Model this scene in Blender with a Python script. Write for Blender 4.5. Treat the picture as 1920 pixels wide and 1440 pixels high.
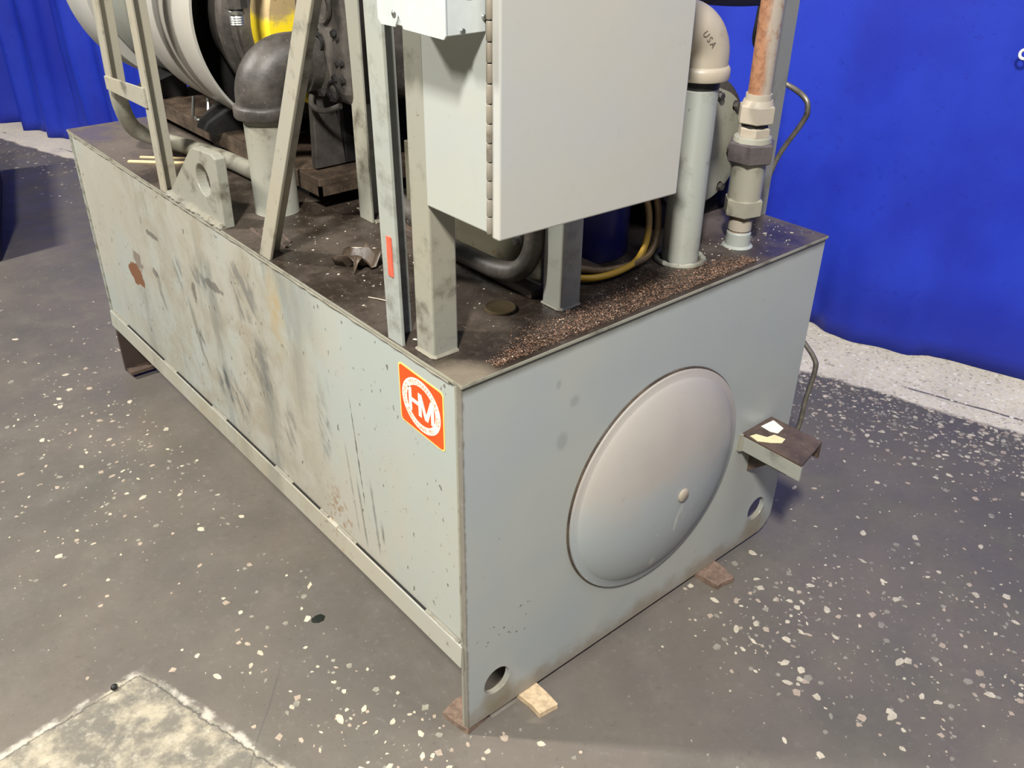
import bpy, bmesh, math, random
from mathutils import Vector, Matrix
PI = math.pi
for o in list(bpy.data.objects): bpy.data.objects.remove(o)
S = bpy.context.scene
COL = S.collection
FZ = -0.015                                     # floor level (the tank stands on thin wooden shims, its foot at z = 0)

# ------------------------------------------------------------------ camera
cam_d = bpy.data.cameras.new('camera'); cam = bpy.data.objects.new('camera', cam_d); COL.objects.link(cam)
cam.location = (-0.66943, -0.89076, 1.41359)
cam.rotation_euler = (1.03422, -0.01071, -0.70449)
cam_d.sensor_width = 36; cam_d.sensor_fit = 'HORIZONTAL'; cam_d.lens = 36*1684.8/1920
cam_d.clip_start = 0.02
S.camera = cam
# ------------------------------------------------------------------ world, lamps, exposure
w = bpy.data.worlds.new('world'); S.world = w; w.use_nodes = True
w.node_tree.nodes['Background'].inputs[0].default_value = (0.92, 0.93, 0.95, 1)
w.node_tree.nodes['Background'].inputs[1].default_value = 0.095
def area(name, loc, target, sx, sy, power, colour):
    l = bpy.data.lights.new(name, 'AREA'); l.shape = 'RECTANGLE'; l.size = sx; l.size_y = sy; l.energy = power; l.color = colour
    o = bpy.data.objects.new(name, l); COL.objects.link(o); o.location = loc
    o.rotation_euler = (Vector(target)-Vector(loc)).to_track_quat('-Z', 'Y').to_euler()
    return o
area('ceiling_lamp_back', (-2.6, 2.6, 3.7), (0.1, 0.5, 0.3), 0.22, 0.6, 268, (1.0, 0.96, 0.90))
area('ceiling_lamp_front', (-2.0, -1.8, 4.0), (0.3, 0.2, 0.4), 0.22, 0.5, 335, (1.0, 0.97, 0.92))
area('ceiling_lamp_far', (1.0, -1.6, 4.2), (1.2, 0.8, 0.2), 1.6, 1.6, 45, (0.95, 0.97, 1.0))
S.view_settings.view_transform = 'Standard'; S.view_settings.look = 'None'
S.view_settings.exposure = 0.0; S.view_settings.gamma = 1.0; S.view_settings.use_curve_mapping = False

# ------------------------------------------------------------------ node helpers
class NT:
    def __init__(self, name):
        self.m = bpy.data.materials.new(name); self.m.use_nodes = True
        self.t = self.m.node_tree; self.n = self.t.nodes; self.l = self.t.links
        self.b = self.n['Principled BSDF']
        g = self.n.new('ShaderNodeNewGeometry'); self.pos = g.outputs['Position']; self.nor = g.outputs['Normal']
    def set(self, sock, v):
        if hasattr(v, 'links') or isinstance(v, bpy.types.NodeSocket): self.l.new(v, sock)
        else:
            if isinstance(v, tuple) and len(v) == 3 and sock.type == 'RGBA': v = (*v, 1)
            sock.default_value = v
    def math(self, op, a, b=None, c=None, clamp=False):
        x = self.n.new('ShaderNodeMath'); x.operation = op; x.use_clamp = clamp
        self.set(x.inputs[0], a)
        if b is not None: self.set(x.inputs[1], b)
        if c is not None: self.set(x.inputs[2], c)
        return x.outputs[0]
    def add(s, a, b): return s.math('ADD', a, b)
    def sub(s, a, b): return s.math('SUBTRACT', a, b)
    def mul(s, a, b): return s.math('MULTIPLY', a, b)
    def mx(s, a, b): return s.math('MAXIMUM', a, b)
    def mn(s, a, b): return s.math('MINIMUM', a, b)
    def mapping(self, vec, scale=(1,1,1), loc=(0,0,0), rot=(0,0,0)):
        x = self.n.new('ShaderNodeMapping'); self.l.new(vec, x.inputs[0])
        x.inputs['Scale'].default_value = scale; x.inputs['Location'].default_value = loc; x.inputs['Rotation'].default_value = rot
        return x.outputs[0]
    def noise(self, scale, detail=3, rough=0.55, vec=None, st=(1,1,1), off=(0,0,0), dist=0.0):
        x = self.n.new('ShaderNodeTexNoise'); x.inputs['Scale'].default_value = scale; x.inputs['Detail'].default_value = detail
        x.inputs['Roughness'].default_value = rough; x.inputs['Distortion'].default_value = dist
        self.l.new(self.mapping(vec or self.pos, st, off), x.inputs['Vector']); return x.outputs['Fac']
    def voro(self, scale, feature='F1', st=(1,1,1), off=(0,0,0)):
        x = self.n.new('ShaderNodeTexVoronoi'); x.feature = feature; x.inputs['Scale'].default_value = scale
        self.l.new(self.mapping(self.pos, st, off), x.inputs['Vector']); return x
    def step(self, v, a, b, lo=0.0, hi=1.0):
        x = self.n.new('ShaderNodeMapRange'); x.interpolation_type = 'SMOOTHSTEP'
        self.set(x.inputs[0], v); x.inputs[1].default_value = a; x.inputs[2].default_value = b
        x.inputs[3].default_value = lo; x.inputs[4].default_value = hi; return x.outputs[0]
    def mix(self, f, a, b):
        x = self.n.new('ShaderNodeMix'); x.data_type = 'RGBA'; x.clamp_factor = True
        self.set(x.inputs[0], f); self.set(x.inputs[6], a); self.set(x.inputs[7], b); return x.outputs[2]
    def xyz(self):
        x = self.n.new('ShaderNodeSeparateXYZ'); self.l.new(self.pos, x.inputs[0]); return x.outputs
    def bump(self, h, strength=0.3, dist=0.002):
        x = self.n.new('ShaderNodeBump'); x.inputs['Strength'].default_value = strength; x.inputs['Distance'].default_value = dist
        self.l.new(h, x.inputs['Height']); self.l.new(x.outputs[0], self.b.inputs['Normal'])
    def out(self, col, rough=0.5, metal=0.0, spec=None):
        self.set(self.b.inputs['Base Color'], col); self.set(self.b.inputs['Roughness'], rough); self.set(self.b.inputs['Metallic'], metal)
        if spec is not None: self.set(self.b.inputs['Specular IOR Level'], spec)
        return self.m

def painted(name, base, dirt=(0.16,0.13,0.09), dirt_amt=0.35, spots=0.5, rough=0.42, rust=(0.12,0.05,0.02), metal=0.0, off=0):
    t = NT(name)
    big = t.noise(3.5, 4, 0.6, off=(off, 2, 1)); mid = t.noise(14, 5, 0.65, off=(off, 5, 0)); fine = t.noise(90, 4, 0.7, off=(off,0,3))
    c = t.mix(t.step(big, 0.35, 0.7, 0, 0.5), base, tuple(x*y for x, y in zip(base, (1.12, 1.02, 0.86))))
    c = t.mix(t.mul(t.step(mid, 0.5, 0.75), dirt_amt), c, dirt)
    c = t.mix(t.mul(t.step(fine, 0.66, 0.74), spots), c, tuple(x*0.3 for x in dirt))
    r2 = t.mul(t.step(t.noise(22, 5, 0.7, off=(3, off, 7)), 0.68, 0.74), spots)
    c = t.mix(r2, c, rust)
    t.bump(t.add(t.mul(fine, 0.4), mid), 0.15, 0.001)
    return t.out(c, t.step(mid, 0.3, 0.8, rough-0.07, rough+0.2), metal)

def plain(name, c, rough=0.6, metal=0.0, var=0.3, scale=20, bump=0.2):
    t = NT(name); n = t.noise(scale, 5, 0.65)
    col = t.mix(t.step(n, 0.3, 0.7), tuple(x*(1-var) for x in c), tuple(x*(1+var*0.6) for x in c))
    t.bump(n, bump, 0.001)
    return t.out(col, rough, metal)

# --- tank side: pale grey-green paint with handling smears, streaks, chips and rust
def tank_side():
    t = NT('tank_side_paint'); X, Y, Z = t.xyz()
    base = (0.350, 0.385, 0.355)
    big = t.noise(2.2, 4, 0.6); mid = t.noise(9, 5, 0.65, dist=0.5)
    c = t.mix(t.step(big, 0.35, 0.65), base, (0.385, 0.37, 0.31))
    # yellowish-brown dirt over the middle of the side
    mid_zone = t.mul(t.step(Y, 0.35, 0.6), t.step(Y, 1.75, 1.15))
    c = t.mix(t.mul(mid_zone, t.step(mid, 0.35, 0.65, 0.1, 0.9)), c, (0.285, 0.26, 0.20))
    # vertical grey washes
    wash = t.noise(7, 4, 0.6, st=(1, 1, 0.28)); wz = t.step(wash, 0.52, 0.68)
    c = t.mix(t.mul(t.mul(wz, mid_zone), 0.6), c, (0.15, 0.16, 0.145))
    # black scuffs, long and leaning
    st = t.noise(26, 4, 0.6, vec=t.mapping(t.pos, rot=(0.25, 0, 0)), st=(1, 1, 0.16), off=(0, 3, 1.3))
    z1 = t.mx(t.mul(t.step(Y, 0.62, 0.75), t.step(Y, 1.15, 0.95)), t.mul(t.step(Y, 0.2, 0.27), t.step(Y, 0.45, 0.36)))
    z1 = t.mul(z1, t.mul(t.step(Z, 0.22, 0.3), t.step(Z, 0.66, 0.5)))
    c = t.mix(t.mul(t.step(st, 0.62, 0.70), t.mul(z1, 0.85)), c, (0.05, 0.055, 0.05))
    def blob(y, z, ry, rz, warp=0.5, sc=30):
        dy = t.math('DIVIDE', t.sub(Y, y), ry); dz = t.math('DIVIDE', t.sub(Z, z), rz)
        d = t.math('SQRT', t.add(t.mul(dy, dy), t.mul(dz, dz)))
        return t.add(d, t.mul(t.sub(t.noise(sc, 4, 0.6), 0.5), warp*2))
    sm = t.noise(40, 5, 0.7, vec=t.mapping(t.pos, rot=(0.5, 0, 0)), st=(1, 1, 0.3), off=(0, 7, 0))
    for (y, z, ry, rz, am) in ((0.91, 0.335, 0.06, 0.06, 0.9), (0.85, 0.30, 0.05, 0.045, 0.7), (1.02, 0.42, 0.03, 0.05, 0.7), (1.25, 0.43, 0.02, 0.07, 0.6), (0.70, 0.46, 0.05, 0.09, 0.55), (0.74, 0.62, 0.07, 0.07, 0.55), (0.97, 0.58, 0.06, 0.03, 0.6), (0.45, 0.45, 0.03, 0.10, 0.4), (1.10, 0.55, 0.03, 0.05, 0.5), (0.60, 0.36, 0.03, 0.09, 0.45)):
        c = t.mix(t.mul(t.mul(t.step(blob(y, z, ry, rz, 0.8, 14), 1.1, 0.5), t.step(sm, 0.42, 0.58)), am), c, (0.07, 0.08, 0.08))
    # square scratches high on the side
    for (y, z, ry, rz, ang) in ((1.235, 0.60, 0.05, 0.008, 0), (0.90, 0.585, 0.055, 0.012, 0), (1.27, 0.49, 0.02, 0.012, 0), (1.02, 0.53, 0.015, 0.03, 0)):
        c = t.mix(t.mul(t.step(blob(y, z, ry, rz, 0.9, 55), 1.0, 0.8), 0.75), c, (0.10, 0.095, 0.08))
    # thin leaning scratch right of the middle
    for (y0, k, z0, z1_, wd, dk) in ((0.318, 0.10, 0.33, 0.58, 0.0022, 0.8), (0.335, 0.12, 0.22, 0.40, 0.005, 0.5), (0.285, 0.10, 0.23, 0.42, 0.006, 0.45), (0.36, 0.12, 0.24, 0.46, 0.004, 0.35), (0.262, 0.06, 0.27, 0.34, 0.006, 0.7)):
        d = t.math('ABSOLUTE', t.sub(t.sub(Y, y0), t.mul(t.sub(Z, 0.35), k)))
        d = t.add(d, t.mul(t.sub(t.noise(50, 3, 0.6), 0.5), 0.009))
        f = t.mul(t.step(d, wd, wd*0.3), t.mul(t.step(Z, z0, z0+0.03), t.step(Z, z1_, z1_-0.05)))
        c = t.mix(t.mul(f, dk), c, (0.04, 0.045, 0.045))
    # ochre run below the brace foot
    f = t.mul(t.step(blob(0.60, 0.64, 0.045, 0.12, 0.6, 18), 1.0, 0.1), t.step(t.noise(35, 5, 0.7), 0.3, 0.6, 0.25, 0.75))
    c = t.mix(f, c, (0.36, 0.26, 0.11))
    f = t.mul(t.step(blob(0.43, 0.24, 0.07, 0.10, 0.9, 22), 1.0, 0.3), t.step(t.noise(70, 5, 0.7), 0.5, 0.62))
    c = t.mix(t.mul(f, 0.8), c, (0.22, 0.12, 0.05))
    # bare rusty patch
    c = t.mix(t.step(blob(1.425, 0.435, 0.05, 0.032, 0.8, 28), 1.0, 0.93), c, (0.17, 0.075, 0.035))
    c = t.mix(t.mul(t.step(blob(1.39, 0.485, 0.03, 0.025, 1.2, 45), 1.0, 0.9), 0.8), c, (0.17, 0.13, 0.10))
    # small nicks
    nick = t.noise(75, 3, 0.6, st=(1, 1, 0.6)); c = t.mix(t.mul(t.step(nick, 0.66, 0.71), 0.8), c, (0.09, 0.08, 0.06))
    # darker just under the top edge
    edge = t.add(Z, t.mul(t.noise(30, 4, 0.7), 0.03))
    c = t.mix(t.step(edge, 0.748, 0.764, 0, 0.8), c, (0.10, 0.09, 0.07))
    low = t.add(t.sub(0.215, Z), t.mul(t.noise(25, 4, 0.6), 0.02))
    c = t.mix(t.step(low, 0.0, 0.03, 0, 0.35), c, (0.33, 0.29, 0.20))
    t.bump(t.add(t.mul(t.noise(120, 3), 0.3), t.noise(5, 3)), 0.12, 0.002)
    return t.out(c, t.step(mid, 0.3, 0.8, 0.36, 0.6))

def end_paint():
    t = NT('end_plate_paint'); X, Y, Z = t.xyz()
    c = t.mix(t.step(t.noise(2.6, 3), 0.35, 0.65), (0.335, 0.365, 0.360), (0.375, 0.385, 0.350))
    c = t.mix(t.step(t.noise(8, 4, 0.6), 0.5, 0.8, 0, 0.3), c, (0.30, 0.335, 0.33))
    # grime rising from the foot
    low = t.add(t.sub(0.06, Z), t.mul(t.sub(t.noise(18, 5, 0.65), 0.5), 0.10))
    c = t.mix(t.step(low, 0.0, 0.06, 0, 0.7), c, (0.22, 0.17, 0.11))
    for cx, r in ((0.072, 0.05), (0.862, 0.05)):
        dx = t.sub(X, cx); dz = t.mul(t.sub(Z, 0.045), 0.75); d = t.math('SQRT', t.add(t.mul(dx, dx), t.mul(dz, dz)))
        d = t.add(d, t.mul(t.sub(t.noise(40, 4), 0.5), 0.03))
        c = t.mix(t.step(d, r, r*0.4, 0, 0.6), c, (0.21, 0.165, 0.085))
    # dark pin-pricks low on the near side
    zone = t.mul(t.mul(t.step(X, 0.03, 0.06), t.step(X, 0.17, 0.12)), t.mul(t.step(Z, 0.15, 0.18), t.step(Z, 0.27, 0.23)))
    v = t.voro(85); c = t.mix(t.mul(t.step(v.outputs['Distance'], 0.24, 0.16), t.mul(zone, t.step(t.noise(60, 2), 0.48, 0.55))), c, (0.09, 0.09, 0.08))
    c = t.mix(t.mul(t.step(t.noise(60, 3, 0.6), 0.70, 0.75), 0.5), c, (0.12, 0.12, 0.11))
    for (x, z, rx, rz) in ((0.197, 0.676, 0.006, 0.01), (0.235, 0.63, 0.012, 0.012), (0.21, 0.56, 0.014, 0.02)):
        dx = t.math('DIVIDE', t.sub(X, x), rx); dz = t.math('DIVIDE', t.sub(Z, z), rz); d = t.math('SQRT', t.add(t.mul(dx, dx), t.mul(dz, dz)))
        c = t.mix(t.step(d, 1.2, 0.5, 0, 0.45), c, (0.22, 0.23, 0.22))
    lip_shade_grime = t.add(Z, t.mul(t.sub(t.noise(14, 4, 0.6), 0.5), 0.012))
    c = t.mix(t.step(lip_shade_grime, 0.722, 0.738, 0, 0.8), c, (0.12, 0.12, 0.095))  # shade below the top lip, mixed with grime, painted as a dark band
    # edge wear on the near vertical edge
    e = t.add(X, t.mul(t.sub(t.noise(40, 4, 0.7), 0.5), 0.012))
    c = t.mix(t.step(e, 0.006, 0.0, 0, 0.85), c, (0.15, 0.13, 0.10))
    t.bump(t.noise(160, 3), 0.06, 0.001)
    return t.out(c, t.step(t.noise(7, 4), 0.3, 0.8, 0.34, 0.5))

def cover_paint():
    t = NT('cover_paint'); X, Y, Z = t.xyz(); m = t.noise(6, 5, 0.6); f = t.noise(90, 4, 0.7)
    c = t.mix(t.step(t.add(Z, t.mul(m, 0.2)), 0.40, 0.56), (0.335, 0.365, 0.365), (0.385, 0.355, 0.315))
    c = t.mix(t.step(m, 0.5, 0.75, 0, 0.4), c, (0.30, 0.29, 0.26))
    d = t.noise(45, 3, 0.6, st=(1, 1, 0.12), off=(2, 0, 5)); zone = t.mul(t.step(X, 0.40, 0.46), t.step(X, 0.60, 0.54))
    c = t.mix(t.mul(t.mul(t.step(d, 0.62, 0.70), zone), t.step(Z, 0.42, 0.34, 0, 0.6)), c, (0.62, 0.60, 0.54))
    c = t.mix(t.mul(t.step(t.noise(38, 3, 0.6, off=(9, 1, 1)), 0.70, 0.73), t.step(Z, 0.34, 0.28, 0, 0.8)), c, (0.62, 0.61, 0.57))
    c = t.mix(t.step(f, 0.66, 0.72, 0, 0.35), c, (0.17, 0.15, 0.12))
    t.bump(m, 0.1, 0.002); return t.out(c, t.step(m, 0.3, 0.7, 0.36, 0.5))

def top_oily():
    t = NT('oily_top'); X, Y, Z = t.xyz()
    n = t.noise(6, 5, 0.65); f = t.noise(70, 4, 0.7)
    c = t.mix(t.step(n, 0.35, 0.65), (0.026, 0.019, 0.014), (0.060, 0.045, 0.033))
    c = t.mix(t.step(f, 0.5, 0.75, 0, 0.6), c, (0.105, 0.082, 0.062))
    far = t.step(Y, 1.15, 1.5)
    c = t.mix(t.mul(far, 0.7), c, (0.15, 0.125, 0.105))
    c = t.mix(t.mul(t.step(X, 0.6, 0.9), t.mul(t.step(n, 0.3, 0.6), 0.6)), c, (0.12, 0.10, 0.10))
    corner = t.math('SQRT', t.add(t.mul(X, X), t.mul(Y, Y)))
    c = t.mix(t.step(t.add(corner, t.mul(t.sub(n, 0.5), 0.1)), 0.08, 0.04, 0, 0.8), c, (0.19, 0.16, 0.115))
    t.bump(t.add(f, n), 0.5, 0.003)
    return t.out(c, t.step(n, 0.4, 0.6, 0.28, 0.7))

def floor_mat():
    t = NT('terrazzo_floor'); X, Y, Z = t.xyz()
    n1 = t.noise(1.3, 4, 0.6); n2 = t.noise(7, 5, 0.65); n3 = t.noise(60, 4, 0.7); n4 = t.noise(2.8, 5, 0.6, off=(4, 1, 0))
    c = t.mix(t.step(n1, 0.35, 0.65), (0.116, 0.104, 0.089), (0.154, 0.133, 0.107))
    c = t.mix(t.step(n4, 0.45, 0.7, 0, 0.5), c, (0.100, 0.096, 0.080))
    c = t.mix(t.step(n2, 0.5, 0.8, 0, 0.4), c, (0.17, 0.155, 0.125))
    c = t.mix(t.step(n3, 0.55, 0.8, 0, 0.35), c, (0.25, 0.23, 0.21))
    c = t.mix(t.step(n3, 0.42, 0.25, 0, 0.35), c, (0.06, 0.056, 0.054))
    # uncoated pale strip along the curtain: d = distance past its edge
    d = t.sub(t.add(X, t.mul(Y, 0.2845)), 1.788)
    dn = t.add(d, t.mul(t.sub(t.noise(9, 5, 0.65), 0.5), 0.09))
    pale = t.mix(t.step(n3, 0.35, 0.7), (0.70, 0.63, 0.47), (0.84, 0.76, 0.58))
    pale = t.mix(t.step(t.noise(3, 4), 0.45, 0.7, 0, 0.45), pale, (0.44, 0.39, 0.31))
    v2 = t.voro(62, st=(1, 1, 1)); vc = v2.outputs['Color']
    pale = t.mix(t.step(v2.outputs['Distance'], 0.48, 0.36, 0, 0.75), pale, (0.74, 0.67, 0.56))
    crack = t.math('ABSOLUTE', t.sub(t.add(d, t.mul(t.sub(t.noise(12, 4), 0.5), 0.02)), 0.085))
    pale = t.mix(t.mul(t.step(crack, 0.008, 0.002), t.step(t.noise(4, 3, off=(0, 9, 0)), 0.48, 0.55)), pale, (0.12, 0.11, 0.10))
    c = t.mix(t.step(dn, -0.012, 0.012), c, pale)
    # scraped concrete patch in the near left with chalky edges
    wx = t.add(t.mul(t.sub(t.noise(16, 5, 0.7), 0.5), 0.030), t.mul(t.sub(t.noise(60, 4, 0.7), 0.5), 0.010))
    px = t.sub(X, -0.409); py = t.sub(Y, 0.546)
    da = t.add(t.sub(t.mul(px, 0.121), t.mul(py, 0.993)), wx)       # > 0 below the left edge
    db = t.add(t.add(t.mul(px, -0.958), t.mul(py, -0.286)), wx)     # > 0 left of the right edge
    ins = t.mn(da, db)
    patch = t.mix(t.step(t.noise(11, 6, 0.7, off=(1, 1, 0)), 0.40, 0.62), (0.17, 0.155, 0.125), (0.40, 0.355, 0.26))
    patch = t.mix(t.step(t.noise(40, 5, 0.7), 0.5, 0.7, 0, 0.5), patch, (0.52, 0.48, 0.38))
    patch = t.mix(t.step(t.noise(24, 4, 0.7, off=(5, 5, 0)), 0.58, 0.66, 0, 0.5), patch, (0.12, 0.115, 0.105))
    c = t.mix(t.step(ins, 0.0, 0.006), c, patch)
    line = t.step(t.math('ABSOLUTE', t.sub(ins, 0.002)), 0.012, 0.002)
    c = t.mix(t.mul(line, t.step(t.noise(25, 4), 0.42, 0.60, 0.05, 0.7)), c, (0.58, 0.54, 0.46))
    cr = t.step(t.math('ABSOLUTE', t.sub(ins, 0.011)), 0.0022, 0.0006)
    c = t.mix(t.mul(cr, 0.7), c, (0.06, 0.055, 0.05))
    # saw cut running on from the patch towards the tank
    j = t.math('ABSOLUTE', t.add(t.sub(t.mul(t.sub(X, -0.316), 0.75), t.mul(t.sub(Y, 0.231), 0.66)), t.mul(t.sub(t.noise(14, 4), 0.5), 0.012)))
    jz = t.mul(t.step(X, -0.40, -0.33), t.step(X, -0.16, -0.22))
    c = t.mix(t.mul(t.step(j, 0.002, 0.0005), t.mul(jz, 0.5)), c, (0.07, 0.065, 0.06))
    h = t.add(t.mul(n3, 0.35), n2); h = t.sub(h, t.mul(cr, 0.8)); t.bump(h, 0.35, 0.004)
    rg = t.mx(t.step(n2, 0.35, 0.7, 0.42, 0.70), t.step(ins, 0.0, 0.006, 0, 0.75))
    return t.out(c, rg, spec=0.45)

def far_plate():
    t = NT('far_plate_paint'); X, Y, Z = t.xyz(); n = t.noise(30, 5, 0.7)
    c = t.mix(t.step(n, 0.45, 0.65), (0.30, 0.31, 0.27), (0.12, 0.11, 0.08))
    c = t.mix(t.step(t.add(Z, t.mul(n, 0.06)), 0.20, 0.16), c, (0.055, 0.038, 0.030))  # dark foot: rust, with the shade under the tank painted in
    return t.out(c, 0.5)
def curtain_mat():
    t = NT('blue_vinyl'); n = t.noise(3, 4, 0.5); f = t.noise(220, 3, 0.6)
    c = t.mix(t.step(n, 0.3, 0.7), (0.010, 0.023, 0.33), (0.014, 0.037, 0.42))
    c = t.mix(t.step(t.noise(35, 4, 0.7), 0.58, 0.74, 0, 0.5), c, (0.007, 0.012, 0.24))
    t.bump(t.add(t.mul(f, 0.25), t.noise(7, 4)), 0.25, 0.004)
    return t.out(c, 0.5, spec=0.35)

def rust_pipe():
    t = NT('rusty_pipe'); n = t.noise(9, 5, 0.65, st=(1, 1, 0.35)); f = t.noise(70, 4, 0.7)
    X, Y, Z = t.xyz(); side = t.add(t.mul(t.sub(X, 0.749), 14), t.mul(t.sub(Y, 0.083), -4))
    c = t.mix(t.step(t.add(side, t.mul(t.sub(n, 0.5), 1.3)), -0.22, 0.05), t.mix(t.step(f, 0.35, 0.65), (0.20, 0.085, 0.04), (0.33, 0.165, 0.085)), (0.34, 0.295, 0.24))
    c = t.mix(t.step(f, 0.55, 0.7, 0, 0.6), c, (0.22, 0.09, 0.04))
    t.bump(f, 0.4, 0.001); return t.out(c, 0.6)

def yellow_guard():
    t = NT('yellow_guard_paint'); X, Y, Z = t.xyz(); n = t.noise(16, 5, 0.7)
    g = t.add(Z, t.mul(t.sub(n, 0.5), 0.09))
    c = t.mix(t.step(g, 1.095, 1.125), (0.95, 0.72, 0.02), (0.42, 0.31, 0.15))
    c = t.mix(t.step(t.noise(60, 4, 0.7), 0.62, 0.7, 0, 0.7), c, (0.08, 0.06, 0.03))
    return t.out(c, 0.55)

def yellow_cable():
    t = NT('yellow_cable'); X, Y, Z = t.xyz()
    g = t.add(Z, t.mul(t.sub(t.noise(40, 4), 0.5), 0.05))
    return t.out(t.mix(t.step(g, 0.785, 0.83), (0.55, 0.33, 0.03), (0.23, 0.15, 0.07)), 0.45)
def steel_dark(name, a, b, rough=0.5, metal=0.0, sc=12):
    t = NT(name); n = t.noise(sc, 5, 0.65); f = t.noise(120, 3, 0.6)
    c = t.mix(t.step(n, 0.35, 0.65), a, b); c = t.mix(t.step(f, 0.6, 0.75, 0, 0.4), c, tuple(min(1, x*2.2) for x in b))
    t.bump(t.add(n, t.mul(f, 0.5)), 0.4, 0.002); return t.out(c, rough, metal)

M = {}
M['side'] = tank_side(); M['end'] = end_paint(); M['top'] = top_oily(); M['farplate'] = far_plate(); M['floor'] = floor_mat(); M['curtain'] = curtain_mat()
M['paint'] = painted('grey_paint', (0.315, 0.335, 0.305), dirt=(0.12,0.11,0.08), dirt_amt=0.65, spots=0.75)
M['paint_dirty'] = painted('dirty_grey_paint', (0.27, 0.27, 0.225), dirt=(0.08,0.07,0.045), dirt_amt=0.95, spots=0.8, off=3)
M['paint_old'] = painted('yellowed_grey_paint', (0.33, 0.315, 0.255), dirt=(0.09,0.08,0.055), dirt_amt=0.95, spots=0.8, off=8)
M['upright_dark'] = painted('dark_dirty_grey_paint', (0.20, 0.21, 0.19), dirt=(0.10,0.09,0.06), dirt_amt=0.6, spots=0.4, off=13)  # darker, dirtier grey for the corner upright
M['olive'] = painted('oily_olive_grey_paint', (0.125, 0.12, 0.085), dirt=(0.04,0.035,0.02), dirt_amt=0.9, spots=0.8, rough=0.3, off=14)
M['motor_grey'] = painted('motor_grey', (0.20, 0.215, 0.195), dirt_amt=0.4, spots=0.3, off=17)
M['edge_paint'] = painted('worn_edge_paint', (0.27, 0.27, 0.22), dirt=(0.07,0.06,0.04), dirt_amt=0.9, spots=0.9, off=19)
M['cast_shadowed'] = painted('shaded_letters', (0.22, 0.19, 0.15), off=21)  # cream casting darkened: shade on the raised letters put into the colour
M['cab'] = painted('cabinet_paint', (0.36, 0.385, 0.365), dirt_amt=0.08, spots=0.15, rough=0.40, off=5)
M['door'] = painted('cabinet_door_paint', (0.41, 0.415, 0.39), dirt_amt=0.06, spots=0.12, rough=0.42, off=6)
M['dome'] = cover_paint()
M['silver'] = painted('silver_paint', (0.36, 0.355, 0.33), dirt=(0.3,0.28,0.24), dirt_amt=0.3, spots=0.15, rough=0.38, off=2)
M['cream'] = painted('cream_casting', (0.37, 0.33, 0.265), dirt=(0.22,0.18,0.12), dirt_amt=0.5, spots=0.4, off=4)
M['galv'] = plain('galvanised_steel', (0.60, 0.64, 0.62), 0.35, 0.2, 0.08, 14, 0.05)
M['hinge'] = painted('hinge_rusty', (0.22, 0.20, 0.165), dirt=(0.06,0.035,0.02), dirt_amt=1.0, spots=0.9, off=9)
M['weld'] = painted('weld_bead', (0.25, 0.24, 0.20), dirt=(0.08,0.07,0.05), dirt_amt=1.0, spots=0.9, off=11)
M['iron'] = steel_dark('dark_cast_iron', (0.030, 0.026, 0.023), (0.065, 0.057, 0.050))
M['iron_mid'] = steel_dark('grimy_cast_iron', (0.030, 0.026, 0.022), (0.085, 0.075, 0.064), 0.5)
M['black'] = steel_dark('black_grime_and_shade', (0.005, 0.0045, 0.004), (0.013, 0.012, 0.011), 0.55)  # also used where the shade of recesses is put into the colour
M['brown_steel'] = steel_dark('brown_oily_steel', (0.040, 0.028, 0.020), (0.11, 0.08, 0.055), 0.4)
M['rustdark'] = steel_dark('rusty_foot', (0.05, 0.035, 0.028), (0.11, 0.075, 0.055), 0.6)
M['rust'] = rust_pipe(); M['yellow'] = yellow_guard()
M['chrome'] = plain('bright_metal', (0.42, 0.43, 0.40), 0.34, 0.9, 0.2, 60)
M['hexdark'] = steel_dark('dark_nut', (0.055, 0.047, 0.047), (0.095, 0.082, 0.08), 0.5)
M['orange'] = plain('orange_vinyl', (0.80, 0.075, 0.006), 0.4, 0, 0.06, 30, 0.02)
M['stkyellow'] = plain('pale_yellow_vinyl', (0.90, 0.62, 0.16), 0.4, 0, 0.06, 30, 0.02)
M['stkwhite'] = plain('cream_vinyl', (0.88, 0.80, 0.66), 0.4, 0, 0.05, 30, 0.02)
M['stktext'] = plain('worn_orange_print', (0.72, 0.22, 0.08), 0.5, 0, 0.2, 80, 0.02)
M['redtag'] = plain('red_tape', (0.75, 0.11, 0.06), 0.5, 0, 0.25, 60, 0.1)
M['wood'] = plain('pale_wood', (0.62, 0.47, 0.29), 0.75, 0, 0.25, 70, 0.4)
M['woodbrown'] = plain('brown_wood', (0.20, 0.135, 0.095), 0.75, 0, 0.4, 60, 0.6)
M['stick'] = plain('bare_stick_wood', (0.72, 0.58, 0.33), 0.7, 0, 0.12, 50, 0.2)
M['paper'] = plain('white_paper', (0.82, 0.79, 0.68), 0.7, 0, 0.05, 30, 0.1)
M['paperyellow'] = plain('yellowed_paper', (0.74, 0.66, 0.38), 0.7, 0, 0.1, 30, 0.1)
M['chip'] = plain('stone_chip', (0.56, 0.50, 0.38), 0.45, 0, 0.25, 35, 0.05)
M['chip2'] = plain('pink_stone_chip', (0.42, 0.34, 0.26), 0.45, 0, 0.25, 35, 0.05)
M['chip3'] = plain('grey_stone_chip', (0.28, 0.26, 0.21), 0.45, 0, 0.25, 35, 0.05)
M['flake'] = plain('paint_flake', (0.55, 0.50, 0.40), 0.6, 0, 0.3, 90)
M['granule'] = plain('copper_brown_granule', (0.25, 0.14, 0.085), 0.45, 0, 0.5, 160)
M['granule2'] = plain('dark_granule', (0.10, 0.06, 0.04), 0.5, 0, 0.5, 160)
M['cable'] = plain('armoured_cable', (0.22, 0.20, 0.16), 0.4, 0.5, 0.3, 60)
M['yhose'] = yellow_cable()
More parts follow.
